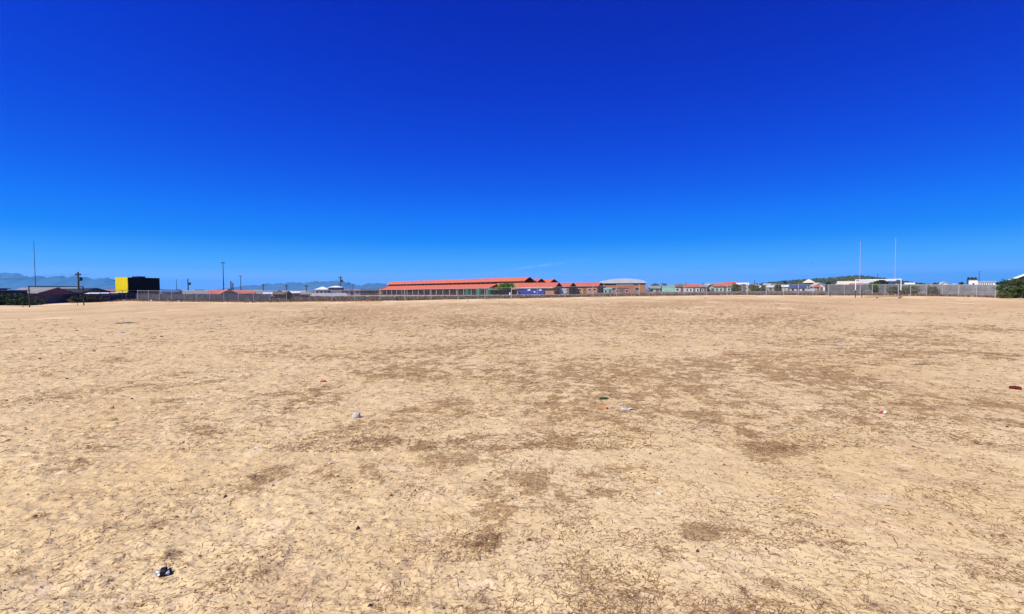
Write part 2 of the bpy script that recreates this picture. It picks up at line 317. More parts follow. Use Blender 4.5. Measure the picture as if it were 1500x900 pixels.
def ground_material():
    m = bpy.data.materials.new('dry_sand_and_grass'); m.use_nodes = True; t = m.node_tree; n = t.nodes; l = t.links; b = n['Principled BSDF']
    b.inputs['Roughness'].default_value = .95; b.inputs['Specular IOR Level'].default_value = .12
    geo = n.new('ShaderNodeNewGeometry')
    def attr(a): x = n.new('ShaderNodeAttribute'); x.attribute_name = a; return x.outputs['Fac']
    def noise(s, d=4, r=.55, sc_=(1, 1, 1), dist=0):
        mpn = n.new('ShaderNodeMapping'); mpn.inputs['Scale'].default_value = sc_; l.new(geo.outputs['Position'], mpn.inputs[0])
        x = n.new('ShaderNodeTexNoise'); x.inputs['Scale'].default_value = s; x.inputs['Detail'].default_value = d; x.inputs['Roughness'].default_value = r; x.inputs['Distortion'].default_value = dist
        l.new(mpn.outputs[0], x.inputs[0]); return x.outputs[0]
    def ramp_(v, a, b_, c0=0., c1=1.):
        x = n.new('ShaderNodeMapRange'); x.interpolation_type = 'SMOOTHSTEP'; l.new(v, x.inputs[0])
        for i, q in zip((1, 2, 3, 4), (a, b_, c0, c1)): x.inputs[i].default_value = q
        return x.outputs[0]
    def mth(op, a, b_):
        x = n.new('ShaderNodeMath'); x.operation = op
        for i, q in enumerate((a, b_)):
            if isinstance(q, (int, float)): x.inputs[i].default_value = q
            else: l.new(q, x.inputs[i])
        return x.outputs[0]
    def mix(f, a, b_):
        x = n.new('ShaderNodeMix'); x.data_type = 'RGBA'
        if isinstance(f, float): x.inputs[0].default_value = f
        else: l.new(f, x.inputs[0])
        for i, q in ((6, a), (7, b_)):
            if isinstance(q, tuple): x.inputs[i].default_value = (*q, 1)
            else: l.new(q, x.inputs[i])
        return x.outputs[2]
    sand = mix(ramp_(noise(.35, 5), .35, .65), (.622, .446, .214), (.695, .524, .272))
    sand = mix(ramp_(noise(1.4, 5, .6, dist=.6), .5, .75), sand, (.55, .375, .195))
    sand = mix(mth('MULTIPLY', attr('warm'), .5), sand, (.62, .385, .18))
    pale = ramp_(noise(2.6, 6, .7), .54, .68, 0, .8)
    sand = mix(pale, sand, (.76, .565, .33))
    # thin dead-root fibres at several sizes: thresholded ridges of warped noise
    def fibre(s_, wdt, dist, gate_s, g0, g1, sc_=(1, 1, 1)):
        f = ramp_(mth('ABSOLUTE', mth('SUBTRACT', noise(s_, 3, .6, sc_, dist), .5), 0), .0, wdt, 1, 0)
        return mth('MULTIPLY', f, ramp_(noise(gate_s, 4, .65), g0, g1))
    fibs = mth('MAXIMUM', fibre(30, .035, 1.6, 5.0, .42, .58, (1, .7, 1)), fibre(12, .026, 2.2, 2.3, .42, .60))
    fibs = mth('MAXIMUM', fibs, fibre(5.0, .018, 2.6, .9, .45, .62, (.8, 1, 1)))
    fibs = mth('MAXIMUM', fibs, mth('MULTIPLY', fibre(1.8, .022, 2.6, .35, .45, .60, (.6, 1, 1)), .6))
    spk = ramp_(noise(48, 3, .7), .57, .68); spk = mth('MULTIPLY', spk, ramp_(noise(4.5, 4, .7), .42, .58))
    clump = ramp_(noise(8.0, 6, .8, (.8, 1, 1)), .56, .63)
    clump2 = ramp_(noise(2.2, 6, .75, (.55, 1, 1)), .56, .66)
    g = attr('grass')
    hf = mth('SUBTRACT', noise(16, 6, .78), .5); mf = mth('SUBTRACT', noise(3.5, 6, .75, (.6, 1, 1)), .5)
    gn = ramp_(mth('ADD', mth('ADD', mth('MULTIPLY', g, .85), mth('MULTIPLY', hf, 2.3)), mth('MULTIPLY', mf, 1.5)), .30, .48)
    gcol = mix(ramp_(noise(34, 4, .75), .36, .64), (.19, .105, .038), (.40, .25, .105))
    nf = attr('nearf')
    col = mix(mth('MULTIPLY', mth('MULTIPLY', clump2, nf), .5), sand, (.42, .25, .11))
    col = mix(mth('MULTIPLY', mth('MULTIPLY', clump, nf), .75), col, (.34, .19, .075))
    col = mix(mth('MULTIPLY', mth('MULTIPLY', fibs, nf), .95), col, (.26, .14, .06))
    col = mix(mth('MULTIPLY', mth('MULTIPLY', spk, nf), .6), col, (.24, .13, .055))
    col = mix(mth('MULTIPLY', gn, .70), col, gcol)
    # far out: long low streaks of thin turf and bare sand
    far = ramp_(noise(.20, 7, .75, (1, .5, 1)), .42, .60)
    farm = attr('far')
    col = mix(mth('MULTIPLY', farm, mth('MULTIPLY', far, .6)), col, (.46, .28, .135))
    far2 = ramp_(noise(.28, 6, .75, (1, .5, 1)), .55, .64)
    col = mix(mth('MULTIPLY', farm, mth('MULTIPLY', far2, .7)), col, (.74, .55, .32))
    # strip by the fence: straw-yellow streaks
    st = mix(ramp_(noise(.22, 6, .75, (1, .7, 1)), .42, .58), (.50, .33, .15), (.80, .60, .34))
    col = mix(mth('MULTIPLY', attr('strip'), .75), col, st)
    scr = mix(ramp_(noise(.9, 6, .7), .4, .62), (.13, .088, .058), (.27, .19, .125))
    scr = mix(ramp_(noise(.12, 4), .55, .68), scr, (.14, .055, .03))
    col = mix(attr('beyond'), col, scr)
    l.new(col, b.inputs['Base Color'])
    def bump(h, s, d, nrm=None):
        x = n.new('ShaderNodeBump'); x.inputs['Strength'].default_value = s; x.inputs['Distance'].default_value = d; l.new(h, x.inputs['Height'])
        if nrm: l.new(nrm, x.inputs['Normal'])
        return x.outputs[0]
    n1 = bump(noise(3.5, 6, .62), .6, .06); n2 = bump(noise(16, 4, .6), .40, .02, n1); n3 = bump(noise(90, 3, .6), .45, .004, n2)
    l.new(n3, b.inputs['Normal'])
    return m
me.materials.append(ground_material())
ground = bpy.data.objects.new('ground', me); link(ground, kind='structure')
print('ground verts', len(co))

def groundz(x, y):
    xa = np.asarray(x, float); ya = np.asarray(y, float); return terrain(xa, ya) + micro(xa, ya)

# ---------------------------------------------------------------- ground litter of twigs, straw and flakes (uncountable)
def fast_mesh(name, co, quads, mats, mi=None, **k):
    me = bpy.data.meshes.new(name); me.vertices.add(len(co)); me.vertices.foreach_set('co', co.astype(np.float32).ravel())
    me.loops.add(quads.size); me.loops.foreach_set('vertex_index', quads.ravel().astype(np.int32)); q = quads.shape[1]
    me.polygons.add(len(quads)); me.polygons.foreach_set('loop_start', np.arange(0, quads.size, q, dtype=np.int32)); me.polygons.foreach_set('loop_total', np.full(len(quads), q, np.int32))
    for m in mats: me.materials.append(m)
    if mi is not None: me.polygons.foreach_set('material_index', mi.astype(np.int32))
    me.update(calc_edges=True); o = bpy.data.objects.new(name, me); return link(o, **k)
def scatter(n, py0, py1, px0=-350, px1=1850, powr=1.0):
    px = rng.uniform(px0, px1, n); py = py0 + (py1 - py0) * rng.uniform(0, 1, n) ** powr
    Y = np.array([CAMZ / max(-ray(750, p).z, 1e-4) for p in np.linspace(py0, py1, 400)]); Yi = np.interp(py, np.linspace(py0, py1, 400), Y)
    return (px - 750) / F * Yi, Yi
def strands(name, x, y, ln, wd, lift, mats, seg=4, curl=.9, ang=None, mi=None, **k):
    n = len(x); a = rng.uniform(0, 2 * np.pi, n) if ang is None else ang; pts = [np.stack([x, y], 1)]; da = rng.normal(0, curl, n)
    for i in range(seg):
        a = a + da / seg + rng.normal(0, .28, n); pts.append(pts[-1] + np.stack([np.cos(a), np.sin(a)], 1) * (ln / seg)[:, None])
    P = np.stack(pts, 1); T = np.gradient(P, axis=1); T /= np.linalg.norm(T, axis=2, keepdims=True) + 1e-9; Nn = np.stack([-T[..., 1], T[..., 0]], -1)
    tt = np.linspace(0, 1, seg + 1)[None, :]; wv = wd[:, None] * (1 - .6 * tt)
    Z = groundz(P[..., 0], P[..., 1]) + lift[:, None] * np.sin(np.pi * tt * rng.uniform(.6, 1.1, (n, 1))) + .001
    A = np.concatenate([P + Nn * wv[..., None] * .5, (Z)[..., None]], -1); B = np.concatenate([P - Nn * wv[..., None] * .5, Z[..., None]], -1)
    Tp = np.concatenate([P, (Z + wv * .7)[..., None]], -1)
    V = np.stack([A, Tp, B], 2).reshape(-1, 3); base = (np.arange(n) * (seg + 1) * 3)[:, None] + (np.arange(seg) * 3)[None, :]
    q1 = np.stack([base, base + 3, base + 4, base + 1], -1); q2 = np.stack([base + 1, base + 4, base + 5, base + 2], -1)
    Q = np.concatenate([q1.reshape(-1, 4), q2.reshape(-1, 4)])
    if mi is not None:
        mm = np.repeat(mi, seg); mi = np.concatenate([mm, mm])
    return fast_mesh(name, V, Q, mats, mi, **k)
def clump_accept(x, y, base):
    g = grass_mask(x, y); c = sstep(.45, .68, fbm(x * 2.6, y * 2.6, 3, 120)); right = sstep(-3.5, 2, x)
    return rng.uniform(0, 1, len(x)) < np.clip(base + .55 * c * (.5 + .5 * right) + g * .9, 0, 1)
x, y = scatter(120000, 510, 960, powr=.85); k = clump_accept(x, y, .20); x = x[k]; y = y[k]; n = len(x)
sc_ = np.clip((y / 3.0) ** .35, .9, 2.2)
strands('dry_twigs', x, y, rng.gamma(2, .015, n) * sc_ + .010, rng.uniform(.0015, .0034, n) * sc_, rng.uniform(.001, .006, n) * sc_, [M['straw'], M['straw_pale'], M['bark']], seg=3, mi=rng.choice(3, n, p=[.72, .18, .10]), kind='stuff', label='dry brown grass runners and twigs scattered over the sand', cat='twigs')
# flakes and crumbs
x, y = scatter(70000, 480, 960, powr=.9); k = clump_accept(x, y, .18); x = x[k]; y = y[k]; n = len(x)
sz = rng.gamma(2, .0022, n) * np.clip((y / 3) ** .5, .9, 3) + .002; a = rng.uniform(0, 6.28, n); z = groundz(x, y)
dx = np.cos(a) * sz; dy = np.sin(a) * sz; h = sz * rng.uniform(.3, .9, n)
V = np.stack([np.stack([x - dx, y - dy, z - .001], 1), np.stack([x + dy * .6, y - dx * .6, z - .001], 1), np.stack([x + dx, y + dy, z + .001], 1), np.stack([x - dy * .5, y + dx * .5, z], 1), np.stack([x, y, z + h], 1)], 1).reshape(-1, 3)
b0 = np.arange(n) * 5; T3 = np.concatenate([np.stack([b0 + i, b0 + (i + 1) % 4, b0 + 4], 1) for i in range(4)])
fast_mesh('soil_crumbs', V, T3, [M['straw'], M['straw_pale'], M['dark_stone']], np.tile(rng.choice(3, n, p=[.72, .22, .06]), 4), kind='stuff', label='small crumbs of soil and dead leaf lying on the sand', cat='crumbs')
# denser star-shaped dead grass crowns
stars = [(712,798,1.3),(602,885,.7),(700,880,.6),(770,712,.8),(1010,790,.7),(870,718,.9),(1040,775,.8),(375,700,1.),(228,772,.9),(380,848,.6),(1320,690,.6),(1090,870,.6),(1270,885,.7),(135,640,.6),(1120,660,1.2),(1155,657,1.2),(530,648,1.),(660,760,.7),(930,880,.7),(1360,730,.6),(1420,840,.6),(250,812,.7),(60,760,.7),(25,840,.8),(1180,870,.7)]
X = []; Yy = []; An = []; Sc = []
for px, py, s in stars:
    cx, cy = gp(px, py)
    m_ = int(90 * s); a = rng.uniform(0, 6.28, m_); r = rng.gamma(2, .02, m_) * s * max(1, cy / 3.5)
    X += list(cx + np.cos(a) * r); Yy += list(cy + np.sin(a) * r); An += list(a + rng.normal(0, .5, m_)); Sc += [s * max(1, cy / 4)] * m_
X = np.array(X); Yy = np.array(Yy); n = len(X); Sc = np.array(Sc)
strands('dead_grass_crowns', X, Yy, rng.uniform(.02, .09, n) * Sc, rng.uniform(.0015, .003, n) * Sc, rng.uniform(.004, .02, n), [M['straw'], M['straw_pale'], M['bark']], ang=np.array(An), mi=rng.choice(3, n, p=[.6, .15, .25]), kind='stuff', label='star shaped dead grass crowns on bare sand', cat='dead grass')

def bladefield(name, x, y, z, hmin, hmax, wmin, wmax, mats, probs, label, cat, lean=.5):
    n = len(x); a = rng.uniform(0, 6.28, n); h = rng.uniform(hmin, hmax, n); wd = rng.uniform(wmin, wmax, n); la = rng.uniform(0, 6.28, n); lm = rng.uniform(0, lean, n) * h
    dx = np.cos(a) * wd / 2; dy = np.sin(a) * wd / 2
    V = np.stack([np.stack([x - dx, y - dy, z - .03], 1), np.stack([x + dx, y + dy, z - .03], 1), np.stack([x + dx * .7 + np.cos(la) * lm * .5, y + dy * .7 + np.sin(la) * lm * .5, z + h * .6], 1), np.stack([x + np.cos(la) * lm, y + np.sin(la) * lm, z + h], 1)], 1).reshape(-1, 3)
    b0 = np.arange(n) * 4; Q = np.stack([b0, b0 + 1, b0 + 2, b0 + 3], 1)
    return fast_mesh(name, V, Q, mats, rng.choice(len(mats), n, p=probs), kind='stuff', label=label, cat=cat)
# short dead turf standing in the brown patches
x, y = scatter(150000, 462, 660, powr=.9); g_ = grass_mask(x, y); k = rng.uniform(0, 1, len(x)) < .05 + .22 * sstep(.5, .7, fbm(x * 1.1, y * .8, 4, 140)) + .55 * g_; x = x[k]; y = y[k]; n = len(x); sm = np.clip(y / 9, .7, 4.5)
strands('dry_tussock_bits', x, y, rng.gamma(2, .030, n) * sm + .02, rng.uniform(.004, .011, n) * sm, rng.uniform(.002, .012, n) * sm, [M['straw'], M['turf'], M['bark']], seg=2, mi=rng.choice(3, n, p=[.5, .38, .12]), kind='stuff', label='dry creeping grass bits spread over the middle of the field', cat='dry grass')
x, y = scatter(330000, 480, 930, powr=.9); g_ = grass_mask(x, y); k = rng.uniform(0, 1, len(x)) < (g_ - .12) * 1.1; x = x[k]; y = y[k]
n = len(x); sc3 = np.clip((y / 3) ** .7, .9, 4.0)
strands('dead_turf', x, y, rng.uniform(.010, .034, n) * sc3, rng.uniform(.0014, .0032, n) * sc3, rng.uniform(.001, .005, n) * sc3, [M['straw'], M['straw_pale'], M['turf']], seg=2, mi=rng.choice(3, n, p=[.42, .2, .38]), kind='stuff', label='flat mats of short dead brown turf in ragged patches on the sand', cat='dead turf')
# weeds right along the fence foot
n = 26000; px = rng.uniform(150, 1475, n); dens = vnoise(px * .045, px * 0 + 2, 3); px = px[rng.uniform(0, 1, n) < .25 + .9 * dens]; n = len(px)
Yw = np.interp(px, *FY) + rng.normal(1.3, 1.0, n); xw = (px - 750) / F * Yw
hsc = .35 + vnoise(px * .06, px * 0 + 9, 8)
bladefield('fence_foot_weeds', xw, Yw, terrain(xw, Yw), .08, .42, .04, .12, [M['weed_red'], M['weed_brown'], M['straw_pale'], M['leaf_olive']], [.42, .33, .2, .05], 'reddish dry weeds growing along the foot of the mesh fence', 'weeds', .8)
n = 50000; px = rng.uniform(150, 1480, n); Yw = np.interp(px, *FY) + 2 + rng.uniform(0, 1, n) ** 1.6 * 75; xw = (px - 750) / F * Yw
bladefield('scrub', xw, Yw, terrain(xw, Yw), .05, .34, .08, .3, [M['weed_brown'], M['straw_pale'], M['weed_red'], M['leaf_grey']], [.62, .12, .12, .14], 'low grey brown scrub on the ground beyond the fence', 'scrub', .8)
# pale rubble and sand heaps at the fence foot (left part)
n = 9000; px = rng.uniform(160, 560, n); Yw = np.interp(px, *FY) - rng.gamma(2, 1.2, n); xw = (px - 750) / F * Yw
bladefield('straw_tufts', xw, Yw, terrain(xw, Yw), .03, .14, .05, .2, [M['straw_pale'], M['straw'], M['weed_red']], [.6, .3, .1], 'straw tufts and dry stalks on the sand before the fence', 'dry grass', .8)

# ---------------------------------------------------------------- mountains and hill
def rock(name, c1, c2, s1, c3=None):
    m = mat(name, c1, .95, c2, s1, 6); return m
def range_mesh(name, prof, Y, depth, seed, m, nz_amp, label=None, kind='structure'):
    pxs = np.array([p[0] for p in prof], float); pys_ = np.array([p[1] for p in prof], float)
    us = np.linspace(pxs[0], pxs[-1], 260); v = np.linspace(-1, 1, 41)
    top = np.interp(us, pxs, pys_) + (fbm(us * .35, us * 0 + seed, 4, seed) - .5) * nz_amp + (np.abs(fbm(us * .13, us * 0 + seed + 3, 4, seed + 2) - .5) * 7 - .6) * (nz_amp > 1)
    H = np.maximum((hor(us) - top) / F * Y, 0); H = H + 4.6 * np.clip(H / 3, 0, 1)
    X = (us - 750) / F * Y
    VX = np.repeat(X[None, :], 41, 0); VY = Y + v[:, None] * depth + 0 * VX
    ridge = (1 - np.abs(v)) ** .9
    spur = fbm(VX / depth * 5, VY / depth * 2.2, 5, seed + 4)
    Z = H[None, :] * ridge[:, None] * (1 - (1 - ridge[:, None]) * (1 - spur) * 1.1) - 3
    co = np.stack([VX, VY, Z], -1).reshape(-1, 3); nc = len(us); ii = np.arange(41 * nc).reshape(41, nc)
    q = np.stack([ii[:-1, :-1], ii[:-1, 1:], ii[1:, 1:], ii[1:, :-1]], -1).reshape(-1, 4)
    return fast_mesh(name, co, q, [m], kind=kind), (VX, VY, Z)
mrock = rock('haze_tinted_rock_and_scrub', (.12, .15, .22), (.07, .09, .13), .004)  # blue of the distant haze put into the rock colour
range_mesh('mountains', [(-200,404),(-150,398),(-90,403),(-40,398),(0,400.5),(8,399.5),(20,401),(30,401),(40,405),(46,407),(52,404.5),(62,404.5),(72,407),(80,405),(92,404.5),(100,406),(112,404.5),(128,406),(136,410),(148,407),(158,406.5),(166,410),(185,415),(205,419),(240,424),(270,428)], 12000, 1500, 3, mrock, 2.2)
range_mesh('mountains', [(300,427),(340,422),(360,418.5),(380,416.8),(415,415),(432,414),(445,415),(462,411.5),(475,413),(497,410.5),(512,414),(520,417.5),(530,417),(540,414.5),(556,415),(575,418),(600,421),(640,426)], 11500, 1300, 9, mrock, 1.6)
hillm = rock('hill_scrub', (.105, .10, .040), (.045, .06, .02), .06)
_, (HX, HY, HZ) = range_mesh('hill', [(1070,421),(1100,418),(1113,416.5),(1130,414),(1150,412.3),(1170,410.5),(1190,409.5),(1210,408.3),(1230,406.5),(1245,405),(1258,404.5),(1270,405.5),(1285,408),(1300,411),(1320,414),(1345,417),(1380,421)], 900, 200, 15, hillm, .8)
# shrubs on the hill
n = 9000; i = rng.integers(2, 22, n); j = rng.integers(2, 257, n); bx_ = HX[i, j] + rng.normal(0, 3, n); by_ = HY[i, j] + rng.normal(0, 5, n); bz_ = HZ[i, j]
keep = bz_ > .5; bx_, by_, bz_ = bx_[keep], by_[keep], bz_[keep]
bladefield('hill_shrubs', bx_, by_, bz_, .6, 2.2, 1.2, 4.0, [M['leaf_dark'], M['leaf'], M['leaf_olive'], M['weed_brown']], [.4, .3, .2, .1], 'dark green shrubs covering the low hill', 'shrubs', .5)

# ---------------------------------------------------------------- vegetation
def foliage(mb_v, mb_q, lobes, n, leaf, center=(0, 0, 0)):
    tot = sum(l_[3] * l_[4] * l_[5] for l_ in lobes); V = []
    for (cx, cy, cz, rx, ry, rz) in lobes:
        k = max(30, int(n * rx * ry * rz / tot)); d = rng.normal(0, 1, (k, 3)); d /= np.linalg.norm(d, axis=1, keepdims=True)
        ph = rng.uniform(0, 9, 3); rr = (.55 + .45 * rng.uniform(0, 1, k) ** .5) * (1 + .22 * np.sin(d[:, 0] * 5 + ph[0]) * np.sin(d[:, 1] * 5 + ph[1]) + .18 * np.sin(d[:, 2] * 9 + ph[2])); rr *= (1 + rng.normal(0, .07, k))
        P = np.array([cx, cy, cz]) + d * rr[:, None] * np.array([rx, ry, rz]); P[:, 2] = np.maximum(P[:, 2], .02)
        u = rng.normal(0, 1, (k, 3)); u /= np.linalg.norm(u, axis=1, keepdims=True); w_ = np.cross(u, rng.normal(0, 1, (k, 3))); w_ /= np.linalg.norm(w_, axis=1, keepdims=True)
        s = leaf * rng.uniform(.6, 1.5, (k, 1)); V.append(np.stack([P - u * s, P + w_ * s * .45, P + u * s, P - w_ * s * .45], 1).reshape(-1, 3))
    V = np.concatenate(V); Q = np.arange(len(V)).reshape(-1, 4); return V, Q
def plant(name, label, cat, x, y, lobes, n, leaf, m, trunk=None, group=None, yaw=0, palette=None):
    z = gz(x, y) if y < 200 else 0
    root = empty(name, (x, y, z), yaw, label, cat, group)
    V, Q = foliage(None, None, lobes, n, leaf)
    mats = palette or [m]; mi = rng.choice(len(mats), len(Q)) if len(mats) > 1 else None
    o = fast_mesh('crown', V, Q, mats, mi); o.parent = root
    mb = MB(); hmax = max(l_[2] for l_ in lobes)
    if trunk is None: trunk = (.08, .5)
    r, hh = trunk; mb.tube((0, 0, -.1), (.05, 0, hh), r, r * .7, 7)
    for l_ in lobes: mb.tube((.05, 0, hh * .9), (l_[0] * .8, l_[1] * .8, l_[2]), r * .6, r * .2, 5)
    mb.build('trunk', M['bark'], root)
    return root
def wpx(px, Y): return (px - 750) / F * Y
plant('bush', 'dense dark green bush against the wall at the far left edge', 'bush', -66.5, 67.5, [(-1.5, 0, .55, 1.5, .9, .9), (-.2, 0, .65, .9, .8, .75), (-3.4, .3, .8, 1.8, 1, 1.0), (-.6, 2.0, .4, .9, .9, .5)], 9000, .085, None, palette=[M['leaf_dark'], M['leaf_dark'], M['leaf']])  # dark leaf palette carries the wall's shade on this bush
plant('bush', 'big dark green bush at the right edge in front of the house', 'bush', wpx(1484, 66), 66, [(0, 0, 1.25, 1.6, 1.3, 1.25), (1.9, .2, 1.35, 1.7, 1.2, 1.3), (-1.0, -.2, .6, .9, .8, .6), (3.9, .2, 1.2, 1.7, 1.2, 1.2), (.4, 0, 2.0, .8, .7, .55), (1.8, 0, 2.1, .8, .7, .55)], 15000, .10, None, palette=[M['leaf'], M['leaf_dark'], M['leaf'], M['leaf_olive']])
plant('shrub', 'small olive shrub at the left foot of the big right bush', 'shrub', wpx(1472, 65), 65, [(0, 0, .4, .7, .5, .5)], 1200, .07, M['leaf_olive'])
plant('palm_shrub', 'bright green spreading tree in front of the red roofed school', 'tree', wpx(741, 140), 140, [(0, 0, 2.5, 2.1, 1.4, .95), (1.0, 0, 2.9, 1.4, 1.2, .7), (-1.3, 0, 2.1, 1.3, 1.1, .7)], 5000, .15, None, (.14, 1.5), palette=[M['leaf_bright']])
plant('tree', 'bright green tree behind the fence under the white goal crossbar', 'tree', wpx(1280, 81.5), 81.5, [(0, 0, 1.35, .62, .5, .6), (-.35, 0, 1.75, .5, .4, .35), (.3, 0, .9, .45, .4, .5)], 2600, .08, None, (.05, .6), palette=[M['leaf_bright'], M['leaf'], M['leaf_bright']])
plant('bush', 'tall dark tree rising behind the bright green tree by the goal', 'tree', wpx(1291, 105), 105, [(0, 0, 2.1, 1.3, 1, .9), (-1.8, 0, 1.5, 1.6, 1, .6), (1.6, 0, 1.4, 1.1, .9, .5)], 3500, .13, M['leaf_dark'])
plant('bush', 'rounded grey green bush behind the mesh right of the goal', 'bush', wpx(1333, 81), 81, [(0, 0, .8, 1.35, .8, .85), (-.9, 0, .6, .7, .6, .6)], 3200, .09, M['leaf_grey'])
plant('bush', 'grey green bush behind the mesh inside the right goal', 'bush', wpx(1309, 81.2), 81.2, [(0, 0, .75, .8, .6, .75)], 2000, .09, M['leaf_grey'])
plant('bush', 'low green bush behind the fence near the right wall', 'bush', wpx(1365, 77.5), 77.5, [(0, 0, .8, .8, .6, .75), (.7, 0, .5, .6, .5, .5)], 1800, .08, M['leaf_grey'])
for px, lab in ((1419, 'leftmost dark pine tuft behind the white flat building'), (1423.4, 'middle dark pine tuft behind the white flat building'), (1428.2, 'rightmost dark pine tuft behind the white flat building')):
    hgt = zt(px, 406.4 + random.uniform(0, 1), 150)
    plant('pine_tree', lab, 'tree', wpx(px, 150), 150, [(0, 0, hgt - .75, .42, .5, .75), (0, 0, hgt - 1.8, .5, .5, .7)], 900, .14, M['leaf_dark'], (.1, 1.2), group='dark pines behind the white building')
Bs = [(1077, 416.5, 9, 120, 'leaf_olive', 'olive bush beside the mint green house with red roof'), (1107, 419, 11, 120, 'leaf_olive', 'olive bush behind the tall white fence posts'), (1118, 420, 8, 118, 'leaf_grey', 'grey green bush left of the hill foot'), (1139, 418.5, 8, 116, 'leaf_olive', 'yellowish green bush below the low hill'),
      (960, 415.5, 11, 170, 'leaf_dark', 'dark green tree right of the grey roofed hall'), (973, 416.3, 9, 172, 'leaf_dark', 'dark green tree behind the mint green shed'), (996, 417, 8, 168, 'leaf_dark', 'small dark tree left of the low red roof'), (1030, 416.8, 6, 160, 'leaf', 'green tree between the red roofs'), (423, 428, 8, 100, 'leaf_dark', 'dark green bush behind the fence left of the white roofs'),
      (410, 426.3, 8, 130, 'black', 'rounded dark tree above the brown roof'), (1370, 415, 8, 130, 'leaf_dark', 'dark green tree behind the grey wall on the right'), (1087, 418, 8, 118, 'leaf_olive', 'olive bush next to the grey gatepost'), (1150, 412.5, 3, 300, 'leaf_dark', 'single dark tree on the hill skyline'),
      (1466, 413.5, 5, 110, 'leaf', 'small green tree behind the wall left of the big bush'), (1461, 414, 3, 112, 'leaf_dark', 'tiny dark tree at the end of the white building'), (1408, 414, 6, 140, 'leaf_dark', 'dark tree left of the white flat building'), (1348, 416, 7, 125, 'leaf_dark', 'dark tree above the grey wall right of the goal'), (1213, 414, 5, 112, 'leaf_dark', 'black green tree between the white houses and the beige roof')]
for px, pyt, wd_, Y, mm, lab in Bs:
    h = zt(px, pyt, Y); rx = wd_ / F * Y / 2 * 1.1
    plant('tree' if Y > 110 else 'bush', lab, 'tree' if Y > 110 else 'bush', wpx(px, Y), Y, [(0, 0, h * .6, rx, rx * .8, h * .42), (-rx * .5, 0, h * .45, rx * .6, rx * .6, h * .35), (rx * .6, 0, h * .4, rx * .55, rx * .6, h * .33)], 1400, .05 + Y * .0009, M['leaf_dark'] if mm == 'black' else M[mm])
# cut-branch pile in front of the dark wall
bp = empty('brush_pile', (-67.6, 79.5, gz(-67.6, 79.5)), 0, 'tangled dark pile of cut branches against the dark wall', 'brush pile')
V, Q = foliage(None, None, [(-1.2, -1.5, .45, 1.3, 1.6, .6), (-1.4, 1, .5, 1.2, 1.6, .6), (-1.4, 3, .3, 1.0, 1.4, .35)], 4200, .10); o = fast_mesh('foliage', V, Q, [M['shaded_twigs'], M['bark'], M['leaf_dark']], rng.choice(3, len(Q), p=[.6, .2, .2])); o.parent = bp
for k in range(26):
    a = random.uniform(-3.6, 4); p = Vector((random.uniform(-2.2, .2), a, random.uniform(0, .5))); q = p + Vector((random.uniform(-.8, .8), random.uniform(-.8, .8), random.uniform(.2, .8)))
    MB().tube(p, q, .025, .012, 5).build('branch', M['straw_pale'] if k % 3 == 0 else M['bark'], bp)

# ---------------------------------------------------------------- buildings
_win = {}
def window(root, x, y, z, w_, h_, face='front', frame=None, name='window', pane=None):
    key = (round(w_, 2), round(h_, 2), frame.name if frame else '', name, pane.name if pane else '')
    if key not in _win:
        f = MB(); t = .06
        f.box(-w_ / 2, w_ / 2, -.06, .02, -h_ / 2, -h_ / 2 + t); f.box(-w_ / 2, w_ / 2, -.06, .02, h_ / 2 - t, h_ / 2)
        f.box(-w_ / 2, -w_ / 2 + t, -.058, .018, -h_ / 2 + t, h_ / 2 - t); f.box(w_ / 2 - t, w_ / 2, -.058, .018, -h_ / 2 + t, h_ / 2 - t)
        p = MB().box(-w_ / 2 + t, w_ / 2 - t, -.03, .015, -h_ / 2 + t, h_ / 2 - t)
        _win[key] = (f.mesh(name, frame or M['white']), p.mesh('pane', pane or M['glass']))
    fm, pm = _win[key]
    o = bpy.data.objects.new(name, fm); link(o, root); o.location = (x, y, z)
    o.rotation_euler = (0, 0, {'front': 0, 'right': math.pi / 2, 'left': -math.pi / 2}[face])
    p = bpy.data.objects.new('pane' if name == 'window' else 'door_leaf', pm); link(p, o)
    return o
def roof_profile(d, o, ze, zr, t, skew=0): return [(-d / 2 - o, ze), (skew, zr), (d / 2 + o, ze), (d / 2 + o, ze - t), (skew, zr - t * 1.1), (-d / 2 - o, ze - t)]
